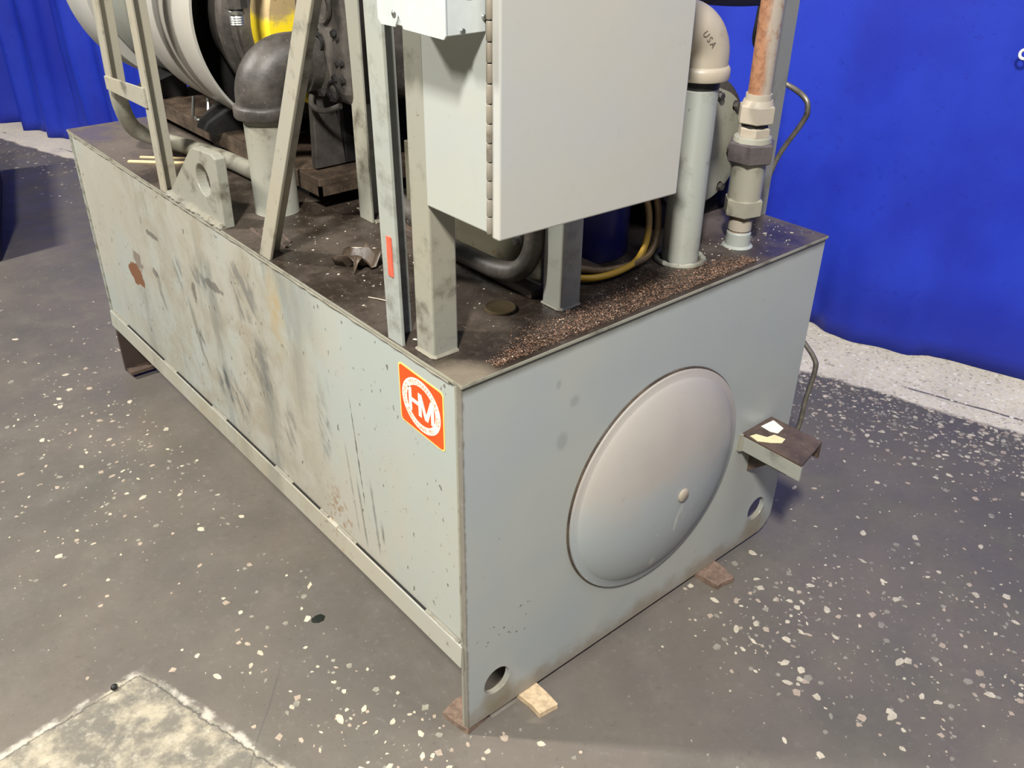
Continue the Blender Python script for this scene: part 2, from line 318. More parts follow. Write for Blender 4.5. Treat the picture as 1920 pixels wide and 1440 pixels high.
M['yhose2'] = plain('grimy_tan_cable', (0.20, 0.13, 0.06), 0.45, 0, 0.4, 25)
M['bluecan'] = plain('dark_blue_enamel', (0.008, 0.012, 0.12), 0.35, 0, 0.3, 15)
M['wall'] = plain('block_wall', (0.25, 0.25, 0.25), 0.8, 0, 0.1, 4)
M['oil'] = plain('black_oil', (0.018, 0.022, 0.018), 0.15, 0, 0.1, 20, 0.02)
M['cap'] = plain('brown_cap_metal', (0.10, 0.075, 0.04), 0.3, 0.3, 0.2, 30)

# ------------------------------------------------------------------ mesh helpers
def link(name, bm, mat, parent=None, smooth=False, bevel=0.0, seg=2, ang=40):
    me = bpy.data.meshes.new(name)
    bmesh.ops.recalc_face_normals(bm, faces=bm.faces)
    if smooth:
        for f in bm.faces: f.smooth = True
        for e in bm.edges:
            if len(e.link_faces) == 2 and e.calc_face_angle(0) > math.radians(ang): e.smooth = False
    bm.to_mesh(me); bm.free()
    for m in (mat if isinstance(mat, (list, tuple)) else [mat]): me.materials.append(M[m])
    o = bpy.data.objects.new(name, me); COL.objects.link(o)
    if parent: o.parent = parent
    if bevel:
        b = o.modifiers.new('bevel', 'BEVEL'); b.width = bevel; b.segments = seg; b.limit_method = 'ANGLE'; b.angle_limit = math.radians(35)
    return o
def thing(name, label, cat, loc=(0,0,0), group=None):
    o = bpy.data.objects.new(name, None); COL.objects.link(o); o.empty_display_size = 0.05
    o['label'] = label; o['category'] = cat
    if group: o['group'] = group
    return o
def tag(o, label, cat, group=None):
    o['label'] = label; o['category'] = cat
    if group: o['group'] = group
    return o
def box(bm, x0, x1, y0, y1, z0, z1, mat=0, rot=None):
    vs = [bm.verts.new((x, y, z)) for x in (x0, x1) for y in (y0, y1) for z in (z0, z1)]
    fs = [(0,1,3,2), (4,6,7,5), (0,4,5,1), (2,3,7,6), (0,2,6,4), (1,5,7,3)]
    for f in fs: bm.faces.new([vs[i] for i in f]).material_index = mat
    return vs
def B(*a): bm = bmesh.new(); box(bm, *a); return bm
def frame(d):
    d = Vector(d).normalized(); up = Vector((0,0,1)) if abs(d.z) < 0.95 else Vector((1,0,0))
    a = d.cross(up).normalized(); return a, d.cross(a).normalized()
def lathe(bm, origin, axis, prof, n=40, cap0=True, cap1=True, phase=0.0, mat=0):
    """prof: list of (distance along the axis, radius)"""
    o = Vector(origin); d = Vector(axis).normalized(); a, b = frame(d); rings = []
    for t, r in prof:
        rings.append([bm.verts.new(o+d*t+(a*math.cos(phase+2*PI*i/n)+b*math.sin(phase+2*PI*i/n))*r) for i in range(n)])
    for k in range(len(rings)-1):
        for i in range(n):
            j = (i+1) % n; bm.faces.new((rings[k][i], rings[k][j], rings[k+1][j], rings[k+1][i])).material_index = mat
    if cap0: bm.faces.new(rings[0][::-1]).material_index = mat
    if cap1: bm.faces.new(rings[-1]).material_index = mat
def L(origin, axis, prof, n=40, **k): bm = bmesh.new(); lathe(bm, origin, axis, prof, n, **k); return bm
def smooth_path(pts, sub=8):
    P = [Vector(p) for p in pts]; out = []
    for i in range(len(P)-1):
        p0 = P[max(i-1, 0)]; p1 = P[i]; p2 = P[i+1]; p3 = P[min(i+2, len(P)-1)]
        for k in range(sub):
            t = k/sub; out.append(0.5*((2*p1)+(p2-p0)*t+(2*p0-5*p1+4*p2-p3)*t*t+(3*p1-p0-3*p2+p3)*t**3))
    out.append(P[-1]); return out
def tube(bm, pts, r, n=12, mat=0, rf=None):
    P = [Vector(p) for p in pts]; rings = []; a = None
    for i, p in enumerate(P):
        d = (P[min(i+1, len(P)-1)]-P[max(i-1, 0)]).normalized()
        if a is None: a, b = frame(d)
        else: a = (a-d*a.dot(d)).normalized(); b = d.cross(a)
        rr = rf(i) if rf else r
        rings.append([bm.verts.new(p+(a*math.cos(2*PI*k/n)+b*math.sin(2*PI*k/n))*rr) for k in range(n)])
    for k in range(len(rings)-1):
        for i in range(n):
            j = (i+1) % n; bm.faces.new((rings[k][i], rings[k][j], rings[k+1][j], rings[k+1][i])).material_index = mat
    bm.faces.new(rings[0][::-1]).material_index = mat; bm.faces.new(rings[-1]).material_index = mat
def T(pts, r, n=12, sub=8, **k): bm = bmesh.new(); tube(bm, smooth_path(pts, sub) if sub else pts, r, n, **k); return bm
def prism(bm, poly, o, u, v, d, holes=(), mat=0):
    """poly (and round holes (cu,cv,r)) in the u,v plane through o, extruded along d"""
    o, u, v, d = Vector(o), Vector(u), Vector(v), Vector(d)
    if not holes:
        a = [bm.verts.new(o+u*p[0]+v*p[1]) for p in poly]; b = [bm.verts.new(q.co+d) for q in a]; n = len(a)
        bm.faces.new(a).material_index = mat; bm.faces.new(b[::-1]).material_index = mat
        for i in range(n): bm.faces.new((a[i], a[(i+1) % n], b[(i+1) % n], b[i])).material_index = mat
        return
    loops = [list(poly)]+[[(cu+r*math.cos(2*PI*k/28), cv+r*math.sin(2*PI*k/28)) for k in range(28)] for cu, cv, r in holes]
    ed = []; rings = []
    for lp in loops:
        vs = [bm.verts.new(o+u*p[0]+v*p[1]) for p in lp]; rings.append(vs)
        for i in range(len(vs)): ed.append(bm.edges.new((vs[i], vs[(i+1) % len(vs)])))
    r = bmesh.ops.triangle_fill(bm, edges=ed, use_beauty=True)
    fs = [g for g in r['geom'] if isinstance(g, bmesh.types.BMFace)]
    mp = {}
    for vs in rings:
        for q in vs: mp[q] = bm.verts.new(q.co+d)
    for f in fs: bm.faces.new([mp[q] for q in f.verts][::-1]).material_index = mat
    for vs in rings:
        n = len(vs)
        for i in range(n): bm.faces.new((vs[i], vs[(i+1) % n], mp[vs[(i+1) % n]], mp[vs[i]])).material_index = mat
def hexprof(bm, c, axis, t0, t1, r, ph=0.0, ch=0.12, mat=0):
    lathe(bm, c, axis, [(t0, r*(1-ch)), (t0+r*ch*0.6, r), (t1-r*ch*0.6, r), (t1, r*(1-ch))], 6, phase=ph, mat=mat)
R_ = random.Random(7)
def bead(bm, p0, p1, r, step=0.008, jit=0.25, mat=0):
    p0, p1 = Vector(p0), Vector(p1); n = max(2, int((p1-p0).length/step))
    pts = [p0.lerp(p1, i/n) for i in range(n+1)]
    tube(bm, pts, r, 6, mat, rf=lambda i: r*(1+jit*(R_.random()-0.5)*2))

# ------------------------------------------------------------------ floor, wall, curtain
bm = bmesh.new(); g = 40
box(bm, -5, 5, -4.5, 9.0, FZ-0.1, FZ)
floor = link('floor', bm, 'floor'); floor['kind'] = 'structure'
cdir = Vector((-0.2736, 0.9618, 0)); cn = Vector((0.9618, 0.2736, 0))     # along the curtain / away from the machine
def cpt(y, off, z):                                                         # a point at depth y, off metres past the strip edge
    return Vector((1.788-0.2845*y, y, z))+cn*off
bm = bmesh.new()
a, b = cpt(-3.5, 0.75, 0), cpt(8.0, 0.75, 0)
vs = [bm.verts.new((p+cn*k+Vector((0, 0, z)))) for p in (a, b) for k in (0, 0.15) for z in (FZ, 3.6)]
for f in ((0,1,5,4), (2,6,7,3), (0,2,3,1), (4,5,7,6), (1,3,7,5), (0,4,6,2)): bm.faces.new([vs[i] for i in f])
wl = link('wall_right', bm, 'wall'); wl['kind'] = 'structure'
hem = [(-3.2, .36), (-1.6, .33), (-.9, .36), (-.4, .34), (-.085, .345), (.034, .346), (.093, .339), (.17, .300), (.238, .306), (.331, .293), (.409, .311), (.488, .361), (.575, .329),
       (.75, .30), (.95, .34), (1.3, .30), (1.8, .32), (2.4, .27), (3.0, .29), (3.6, .22), (4.2, .25), (4.594, .215), (4.82, .207), (4.938, .24), (5.138, .175), (5.6, .22), (6.2, .19), (7.5, .2)]
def hemoff(y):
    for i in range(len(hem)-1):
        if hem[i][0] <= y <= hem[i+1][0]:
            t = (y-hem[i][0])/(hem[i+1][0]-hem[i][0]); t = t*t*(3-2*t); return hem[i][1]*(1-t)+hem[i+1][1]*t
    return hem[-1][1]
def curtain(y0, y1, extra, name, label):
    bm = bmesh.new(); ny = int((y1-y0)/0.018); nz = 46; rows = []
    for i in range(ny+1):
        y = y0+(y1-y0)*i/ny; col = []
        pl = min(1, max(0, (y-2.6)/1.4)); flat = 1-pl
        ho = hemoff(y)
        for k in range(nz+1):
            z = FZ+0.001+(2.9-FZ)*k/nz; h = k/nz
            pleat = pl*(0.045*math.sin(y*23+0.7*math.sin(y*5))+0.02*math.sin(y*51+1.3+h*2))*(0.75+0.25*h)
            soft = flat*(0.020*math.sin(y*5.3+1.1+0.8*h)+0.008*math.sin(y*13+z*1.7)+0.006*math.sin(z*3.1+y*4)+0.004*math.sin(y*31+z))
            keep = max(0.0, 1-z/0.5)
            off = ho*keep+(1-keep)*(0.31 if flat > .5 else 0.31-0.09*pl)+(pleat+soft*(1-keep*0.9))+extra+0.012*h
            if pl > 0: off = (0.31*flat+pl*0.22)*(1-keep)+ho*keep+pleat+soft*flat*(1-keep)+extra
            col.append(bm.verts.new(cpt(y, off, z)))
        rows.append(col)
    for i in range(ny):
        for k in range(nz): bm.faces.new((rows[i][k], rows[i+1][k], rows[i+1][k+1], rows[i][k+1]))
    o = link(name, bm, 'curtain', smooth=True, ang=180)
    s = o.modifiers.new('thickness', 'SOLIDIFY'); s.thickness = 0.003
    return tag(o, label, 'curtain', None)
c1 = curtain(-3.0, 4.86, 0.0, 'curtain', 'long blue vinyl curtain hanging behind the machine, right of the overlap')
c2 = curtain(4.78, 7.4, 0.05, 'curtain', 'pleated blue curtain panel at the far left edge of the picture')
bm = bmesh.new(); gp = cpt(0.070, 0.285, 0.952)
ring = [gp+Vector((0, 0, 1))*0.012*math.sin(2*PI*k/16)+cdir*0.012*math.cos(2*PI*k/16) for k in range(17)]
tube(bm, ring, 0.004, 8); link('grommet', bm, 'paper', c1, True)

# ------------------------------------------------------------------ hydraulic tank
W, LN, H = 0.933, 1.745, 0.75
tank = thing('hydraulic_tank', 'large grey-green steel oil tank with a brown oily top standing on the floor', 'tank')
bm = bmesh.new(); box(bm, 0.004, W-0.004, 0.012, LN-0.012, 0.165, H-0.008)
link('tank_body', bm, 'side', tank)
ep = [(0.0, 0.0), (W-0.040, 0.0), (W-0.024, 0.006), (W-0.010, 0.020), (W-0.003, 0.036), (W, 0.055), (W, H-0.008), (0.0, H-0.008)]
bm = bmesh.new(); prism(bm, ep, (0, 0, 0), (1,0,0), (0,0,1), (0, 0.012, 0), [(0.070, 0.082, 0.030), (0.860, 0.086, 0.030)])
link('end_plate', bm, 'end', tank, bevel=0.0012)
bm = bmesh.new()
prism(bm, [(0, 0.0), (0.11, 0.0), (0.15, 0.15), (W-0.15, 0.15), (W-0.11, 0), (W, 0), (W, H-0.008), (0, H-0.008)], (0, LN-0.012, 0), (1,0,0), (0,0,1), (0, 0.012, 0))
link('far_end_plate', bm, 'farplate', tank)
for fx in (0.002, W-0.085):
    bm = bmesh.new(); box(bm, fx, fx+0.083, LN-0.05, LN-0.012, 0.0, 0.010); link('foot_flange', bm, 'rustdark', tank)
# top plate, its rounded bead along the edges
bm = bmesh.new(); box(bm, -0.0015, W+0.003, -0.004, LN+0.004, H-0.0075, H)
bm.faces.ensure_lookup_table()
for f in bm.faces:
    f.normal_update()
    if abs(f.calc_center_median().z-H) > 0.0005: f.material_index = 1
link('top_plate', bm, ['top', 'edge_paint'], tank, bevel=0.0018)
bm = bmesh.new(); bead(bm, (0.002, 0.03, H-0.010), (0.002, LN, H-0.010), 0.0035, 0.02, 0.3); link('edge_weld', bm, 'weld', tank, True)
bm = bmesh.new(); tube(bm, [(0.0015, 0.012, 0.001), (0.0015, 0.012, H-0.008)], 0.0035, 6); link('edge_weld', bm, 'paint_dirty', tank, True)
# bottom strip with its stitch welds
bm = bmesh.new(); prism(bm, [(0.0, 0.158), (-0.006, 0.160), (-0.003, 0.208), (0.006, 0.211)], (0, 0.010, 0), (1,0,0), (0,0,1), (0, LN-0.012, 0))
link('bottom_strip', bm, 'side', tank)
for y0, y1 in ((0.02, 0.12), (0.36, 0.43), (0.47, 0.50), (0.62, 0.70), (0.95, 1.03), (1.25, 1.33), (1.6, 1.72)):
    bm = bmesh.new(); bead(bm, (0.001, y0, 0.212), (0.001, y1, 0.212), 0.0036); link('stitch_weld', bm, 'weld', tank, True)
for y0, y1 in ((0.12, 0.36), (0.50, 0.62), (0.7, 0.95), (1.03, 1.25), (1.33, 1.6)):
    bm = bmesh.new(); box(bm, -0.0012, 0.0035, y0, y1, 0.2107, 0.2123); link('seam_gap', bm, 'black', tank)
# clean-out cover
CX, CZ, CR = 0.473, 0.355, 0.2375
bm = bmesh.new(); lathe(bm, (CX, 0.0, CZ), (0,-1,0), [(0.0, CR+0.0035), (0.0035, CR+0.003)], 96); gask = link('cover_gasket', bm, 'brown_steel', tank, True)
prof = [(0.003, CR), (0.0075, CR), (0.0085, CR-0.002), (0.0085, CR-0.015)]
R1 = CR-0.015
def dome_h(q): return 0.043*(1-min(1, q)**2.3)**0.80
for k in range(1, 25):
    q = 1-(1-k/24)**1.0; r = R1*(1-q**1.5); prof.append((0.0085+dome_h(r/R1), max(r, 0.0006)))
bm = L((CX, 0, CZ), (0,-1,0), prof, 96, cap0=False); cover = link('clean_out_cover', bm, 'dome', tank, True, ang=50)
px, pz = 0.497, 0.336; rr = math.hypot(px-CX, pz-CZ)/R1; pd = 0.0085+dome_h(rr)
nv = Vector(((px-CX)*1.0, -0.35, (pz-CZ)*1.0)).normalized()*0.45+Vector((0,-1,0)); nv.normalize()
bm = L(Vector((px, -pd+0.004, pz)), nv, [(0, 0.0145), (0.007, 0.0145), (0.009, 0.012)], 20); link('drain_plug', bm, 'cream', cover, True)
# support bracket: a channel opening downwards
bx0, bx1, bt = 0.747, 0.853, 0.347
br = []
bm = bmesh.new(); box(bm, bx0, bx1, -0.128, 0.0, bt-0.006, bt); b0 = link('bracket', bm, 'rustdark', tank, bevel=0.001)
bm = bmesh.new(); box(bm, bx0-0.0005, bx0+0.006, -0.150, 0.0, bt-0.041, bt-0.0055); link('bracket_flange', bm, 'paint', b0, bevel=0.0008)
bm = bmesh.new(); box(bm, bx1-0.006, bx1+0.0005, -0.128, 0.0, bt-0.041, bt-0.0055); link('bracket_flange', bm, 'rustdark', b0, bevel=0.0008)
bm = bmesh.new(); prism(bm, [(0, 0), (-0.022, 0), (0, -0.128)], (bx0, 0, bt), (0,0,0), (0,1,0), (0,0,-0.006)) if False else prism(bm, [(bx0, -0.128), (bx0, -0.150), (bx1, -0.128)], (0, 0, bt-0.006), (1,0,0), (0,1,0), (0,0,0.006))
link('bracket_lip', bm, 'rustdark', b0)
bm = bmesh.new(); bead(bm, (bx0-0.003, -0.002, bt-0.04), (bx0-0.003, -0.002, bt), 0.006); link('bracket_weld', bm, 'weld', b0, True)
bm = bmesh.new(); box(bm, bx0+0.035, bx0+0.06, -0.10, 0.0, bt-0.07, bt-0.055); prism(bm, [(0,-0.055), (-0.07,-0.055), (0,-0.12)], (bx0+0.045, 0, bt), (0,1,0), (0,0,1), (0.006,0,0)); link('gusset', bm, 'rustdark', b0)
# lifting lug
bm = bmesh.new()
prism(bm, [(0.785, H), (0.781, 0.893), (0.800, 0.899), (0.885, 0.893), (0.905, 0.884), (1.062, H+0.004), (1.062, H)], (0.006, 0, 0), (0,1,0), (0,0,1), (0.022, 0, 0), [(0.858, 0.833, 0.033)])
lug = link('lifting_lug', bm, 'paint_dirty', tank, bevel=0.0025)
bm = bmesh.new(); bead(bm, (0.004, 0.785, H+0.002), (0.004, 1.06, H+0.002), 0.0075, 0.007, 0.35); link('lug_weld', bm, 'weld', lug, True)
# filler cap disc, weld scars on top
bm = L((0.203, 0.155, H), (0,0,1), [(0, 0.027), (0.004, 0.027), (0.005, 0.025), (0.0035, 0.022)], 32); link('round_cap', bm, 'cap', tank, True)
for k in range(3):
    bm = bmesh.new(); bead(bm, (0.035+0.02*k, 0.60+0.02*k, H), (0.05+0.02*k, 0.77-0.01*k, H), 0.003, 0.01, 0.5); link('weld_scar', bm, 'rustdark', tank, True)

# company sticker on the side (laid out in u = -Y, v = Z, 1 unit = the sticker's half width)
SC = (0.1085, 0.6590); SH, SV = 0.0600, 0.0545
stk = bpy.data.objects.new('sticker', None)
def spt(u, v, lift): return Vector((0.0038-lift, SC[0]-u*SH, SC[1]+v*SV+u*(-0.003)))
def rrect(hw, r, n=6):
    out = []
    for cx, cy, a0 in ((hw-r, hw-r, 0), (-hw+r, hw-r, PI/2), (-hw+r, -hw+r, PI), (hw-r, -hw+r, 1.5*PI)):
        for k in range(n+1): a = a0+PI/2*k/n; out.append((cx+r*math.cos(a), cy+r*math.sin(a)))
    return out
def flat(name, polys, lift0, lift1, mat, parent):
    bm = bmesh.new()
    for p in polys:
        a = [bm.verts.new(spt(x, y, lift1)) for x, y in p]; b = [bm.verts.new(spt(x, y, lift0)) for x, y in p]; n = len(a)
        bm.faces.new(a)
        for i in range(n): bm.faces.new((a[i], b[i], b[(i+1) % n], a[(i+1) % n]))
    return link(name, bm, mat, parent)
sticker = flat('sticker', [rrect(1.0, 0.14)], 0, 0.0006, 'stkyellow', tank); sticker['label'] = 'orange and white company sticker'
flat('sticker_field', [rrect(0.955, 0.12)], 0.0004, 0.0009, 'orange', sticker)
nn = 64; ring = []
for k in range(nn):
    a0, a1 = 2*PI*k/nn, 2*PI*(k+1)/nn; ro, ri = 0.86, 0.64
    ring.append([(ro*math.cos(a0), ro*math.sin(a0)), (ro*math.cos(a1), ro*math.sin(a1)), (ri*math.cos(a1), ri*math.sin(a1)), (ri*math.cos(a0), ri*math.sin(a0))])
flat('sticker_ring', ring, 0.0007, 0.0012, 'stkwhite', sticker)
lw = 0.135
hm = [[(-0.56, -0.33), (-0.56+lw, -0.33), (-0.56+lw, 0.45), (-0.56, 0.45)],
      [(-0.50, 0.0), (-0.02, 0.0), (-0.02, 0.13), (-0.50, 0.13)],
      [(-0.12, -0.33), (-0.12+lw, -0.33), (-0.12+lw, 0.45), (-0.12, 0.45)],
      [(-0.12, 0.45), (0.03, 0.45), (0.30, -0.33), (0.16, -0.33)],
      [(0.16, -0.33), (0.30, -0.33), (0.56, 0.45), (0.43, 0.45)],
      [(0.44, -0.33), (0.44+lw, -0.33), (0.44+lw, 0.45), (0.44, 0.45)]]
hm = [[(x, y-0.05) for x, y in p] for p in hm]
for i, p in enumerate(hm):
    flat('sticker_monogram', [p], 0.0007, 0.0012+0.00002*i, 'stkwhite', sticker)
def glyph(ch):
    cu = bpy.data.curves.new('g', 'FONT'); cu.body = ch; cu.size = 1.0; cu.align_x = 'CENTER'
    o = bpy.data.objects.new('g', cu); COL.objects.link(o); bpy.context.view_layer.update()
    me = bpy.data.meshes.new_from_object(o.evaluated_get(bpy.context.evaluated_depsgraph_get()))
    V = [tuple(v.co[:2]) for v in me.vertices]; F = [tuple(p.vertices) for p in me.polygons]
    bpy.data.objects.remove(o); bpy.data.meshes.remove(me); return V, F
GL = {}
def put_text(bm, s, place):
    for i, ch in enumerate(s):
        if ch == ' ': continue
        if ch not in GL: GL[ch] = glyph(ch)
        V, F = GL[ch]; vs = [bm.verts.new(place(i, x, y)) for x, y in V]
        for f in F:
            try: bm.faces.new([vs[k] for k in f])
            except ValueError: pass
bm = bmesh.new(); sz = 0.205
def arc_place(s, mid, span, inward):
    n = len(s)
    def pl(i, x, y):
        t = (i+0.5)/n-0.5
        if not inward:
            a = mid-span*t; r = 0.675+y*sz; a2 = a-x*sz/0.75; return spt(r*math.cos(a2), r*math.sin(a2), 0.00135)
        a = mid+span*t; r = 0.825-y*sz; a2 = a+x*sz/0.75; return spt(r*math.cos(a2), r*math.sin(a2), 0.00135)
    return pl
s1 = 'HYDRO MECHANICAL CO'; put_text(bm, s1, arc_place(s1, PI/2+0.02, math.radians(222), False))
s2 = 'SAGINAW MI'; put_text(bm, s2, arc_place(s2, -PI/2-0.12, math.radians(108), True))
link('sticker_lettering', bm, 'stktext', sticker)

# ------------------------------------------------------------------ frame of angle irons
fr = thing('angle_iron_frame', 'welded frame of dirty grey angle irons along the left edge of the tank top', 'frame')
def angle_iron(name, p0, p1, wa, wb, t, mat, parent, lab=None):
    """outer corner from p0 to p1; one leg wa wide towards -Y, the other wb wide towards +X"""
    bm = bmesh.new(); p0, p1 = Vector(p0), Vector(p1)
    sec = [(0, 0), (0, -wa), (t, -wa), (t, -t), (wb, -t), (wb, 0)]
    a = [bm.verts.new(p0+Vector((x, y, 0))) for x, y in sec]; b = [bm.verts.new(p1+Vector((x, y, 0))) for x, y in sec]
    bm.faces.new(a[::-1]); bm.faces.new(b)
    for i in range(6): bm.faces.new((a[i], a[(i+1) % 6], b[(i+1) % 6], b[i]))
    o = link(name, bm, mat, parent, bevel=0.0012)
    if lab: o['label'] = lab
    return o
a3 = angle_iron('upright', (0.001, 0.189, H-0.006), (0.0, 0.199, 1.55), 0.040, 0.042, 0.006, 'paint', fr)
angle_iron('diagonal_brace', (0.001, 0.630, H-0.006), (-0.001, 0.205, 1.54), 0.042, 0.040, 0.006, 'paint_old', fr)
angle_iron('upright', (0.001, 1.105, H-0.006), (0.0, 1.083, 1.45), 0.032, 0.040, 0.005, 'paint_old', fr)
angle_iron('upright', (0.0, 1.318, 0.935), (0.0, 1.262, 1.45), 0.030, 0.040, 0.005, 'paint_old', fr)
angle_iron('upright', (0.255, 0.676, H), (0.255, 0.676, 1.5), 0.048, 0.050, 0.005, 'paint_dirty', fr)
bm = bmesh.new(); prism(bm, [(1.318, 0.932), (1.318, 0.962), (1.08, 0.976), (1.08, 0.934)], (-0.004, 0, 0), (0,1,0), (0,0,1), (0.005, 0, 0)); link('tie_bar', bm, 'paint_old', fr, bevel=0.001)
bm = bmesh.new(); box(bm, -0.0012, 0.0015, 0.1615, 0.1735, 0.862, 0.925); tagm = link('red_tag', bm, 'redtag', a3, bevel=0.0005); tagm['label'] = 'small red tape strip'
bm = bmesh.new(); bead(bm, (0.26, 0.625, H+0.002), (0.305, 0.625, H+0.002), 0.005); link('weld_bead', bm, 'weld', fr, True)

# ------------------------------------------------------------------ cabinet stand and cabinet
st = thing('cabinet_stand', 'pair of grey square posts carrying the cabinet over the tank corner', 'stand')
for x0, x1, mt in ((0.0155, 0.062, 'paint_dirty'), (0.276, 0.322, 'paint')):
    bm = bmesh.new(); box(bm, x0, x1, 0.086, 0.131, H, 1.62); p = link('post', bm, mt, st, bevel=0.003)
    bm = bmesh.new(); tube(bm, [(x0-0.001+0.0*k, 0.13-0.0045*k, H+0.001) for k in range(10)]+[(x0+0.003+0.0045*k, 0.0845, H+0.001) for k in range(10)], 0.0035, 6, rf=lambda i: 0.003+0.0012*R_.random()); link('weld_bead', bm, 'weld', p, True)
cab = thing('electrical_cabinet', 'pale grey steel electrical cabinet with a hinged door on two posts above the tank', 'cabinet')
def hexa(bm, c):
    vs = [bm.verts.new(p) for p in c]
    for f in ((0,1,3,2), (4,6,7,5), (0,4,5,1), (2,3,7,6), (0,2,6,4), (1,5,7,3)): bm.faces.new([vs[i] for i in f])
ct = 1.60; xl, xr = 0.013, 0.350; zl, zr = 0.992, 0.982
bm = bmesh.new(); hexa(bm, [(xl, -0.052, zl), (xl, -0.052, ct), (xl, 0.0855, zl), (xl, 0.0855, ct), (xr, -0.052, zr), (xr, -0.052, ct), (xr, 0.0855, zr), (xr, 0.0855, ct)])
link('cabinet_body', bm, 'cab', cab, bevel=0.002)
bm = bmesh.new(); hexa(bm, [(xl-0.001, -0.0715, zl-0.004), (xl-0.001, -0.0715, ct), (xl-0.001, -0.0555, zl-0.004), (xl-0.001, -0.0555, ct), (xr+0.003, -0.0715, zr-0.004), (xr+0.001, -0.0715, ct), (xr+0.003, -0.0555, zr-0.004), (xr+0.001, -0.0555, ct)])
link('door', bm, 'door', cab, bevel=0.0025)
bm = bmesh.new(); box(bm, xl+0.003, xl+0.012, -0.0562, -0.0515, zl, ct); link('gasket', bm, 'black', cab)
hp = None
for k in range(26):
    z0 = zl+0.002+k*0.0232
    if hp is None:
        bm = L((xl-0.002, -0.0535, 0), (0,0,1), [(0.0, 0.0033), (0.0012, 0.0040), (0.0205, 0.0040), (0.0217, 0.0033)], 10)
        hp = link('hinge_knuckle', bm, 'hinge', cab, True); hp.location = (0, 0, z0)
    else:
        o = hp.copy(); COL.objects.link(o); o.location = (0, 0, z0)
# junction box on the cabinet side
jb = thing('junction_box', 'bright galvanised junction box fixed to the left side of the cabinet', 'junction box')
bm = bmesh.new(); box(bm, -0.044, 0.012, -0.046, 0.086, 1.235, 1.42); link('box_body', bm, 'galv', jb, bevel=0.001)
bm = bmesh.new(); prism(bm, [(-0.048, 1.236), (-0.044, 1.2315), (0.034, 1.2325), (0.044, 1.247), (0.047, 1.2405), (0.0515, 1.233), (0.081, 1.2325), (0.0875, 1.238), (0.0885, 1.42), (-0.048, 1.42)], (-0.0465, 0, 0), (0,1,0), (0,0,1), (0.0022, 0, 0))
link('cover_plate', bm, 'galv', jb, bevel=0.0004)
bm = L((-0.046, 0.052, 1.2475), (-1,0,0), [(-0.001, 0.0045), (0.001, 0.0045), (0.0028, 0.002)], 12); link('screw', bm, 'chrome', jb, True)
bm = bmesh.new(); cc = Vector((-0.010, -0.046, 1.292)); tube(bm, [cc+Vector((math.cos(2*PI*k/28), 0, math.sin(2*PI*k/28)))*0.021 for k in range(29)], 0.0008, 6); link('knockout', bm, 'chrome', jb, True)
for qx, qz in ((0.009, 1.251), (-0.022, 1.239)):
    bm = L((qx, -0.047, qz), (0,-1,0), [(-0.001, 0.0033), (0.002, 0.0028)], 10); link('rivet', bm, 'chrome', jb, True)

# ------------------------------------------------------------------ riser pipes with elbows
def elbow(name, c, z0, out, rb, rc, hb, parent, mat, reach=0.10):
    """cast elbow over the pipe: rc collar radius, rb body radius; turns from +Z to the direction out"""
    c = Vector(c); out = Vector(out).normalized(); bm = bmesh.new()
    lathe(bm, (c.x, c.y, z0), (0,0,1), [(0.0, rc*0.97), (0.003, rc), (hb-0.004, rc), (hb, rc*0.96), (hb+0.003, rb)], 36)
    Rb = rb*1.12; pts = [Vector((c.x, c.y, z0+hb))]; n = 14
    for k in range(n+1):
        a = PI/2*k/n; pts.append(Vector((c.x, c.y, z0+hb+0.014))+out*(Rb*(1-math.cos(a)))+Vector((0,0,1))*Rb*math.sin(a))
    tip = pts[-1]; pts.append(tip+out*reach*0.35); tube(bm, pts, rb, 36)
    lathe(bm, tip+out*reach*0.3, out, [(0, rc), (hb, rc)], 36)
    return link(name, bm, mat, parent, True, ang=50), tip+out*(reach*0.3+hb)
r1 = thing('suction_pipe', 'thick grey suction pipe with a black iron elbow standing behind the diagonal brace', 'pipe')
p1 = Vector((0.142, 0.822, 0))
bm = L((p1.x, p1.y, H), (0,0,1), [(0, 0.0465), (0.002, 0.0455), (0.185, 0.0455), (0.186, 0.0445), (0.23, 0.0435)], 40); link('pipe', bm, 'paint_dirty', r1, True)
e1, t1 = elbow('elbow', p1, 0.948, (1, -0.12, 0), 0.0545, 0.062, 0.024, r1, 'iron_mid', 0.09)
r2 = thing('return_pipe', 'tall grey return pipe with a cream cast elbow standing right of the cabinet', 'pipe')
p2 = Vector((0.603, 0.106, 0))
bm = L((p2.x, p2.y, H), (0,0,1), [(0, 0.0345), (0.315, 0.0345), (0.316, 0.0335), (0.35, 0.0335)], 40); link('pipe', bm, 'paint', r2, True)
bm = bmesh.new(); pts = [Vector((p2.x+0.044*math.cos(2*PI*k/32), p2.y+0.044*math.sin(2*PI*k/32), H+0.003)) for k in range(33)]
tube(bm, pts, 0.006, 8, rf=lambda i: 0.0055+0.001*math.sin(i*2.1)); link('weld_ring', bm, 'paint_dirty', r2, True)
bm = L((p2.x, p2.y, 0), (0,0,1), [(1.068, 0.0350), (1.088, 0.0355)], 36); link('thread_band', bm, 'black', r2, True)
e2, t2 = elbow('elbow', p2, 1.083, (-1, 0.25, 0), 0.0445, 0.0495, 0.02, r2, 'cream', 0.06)
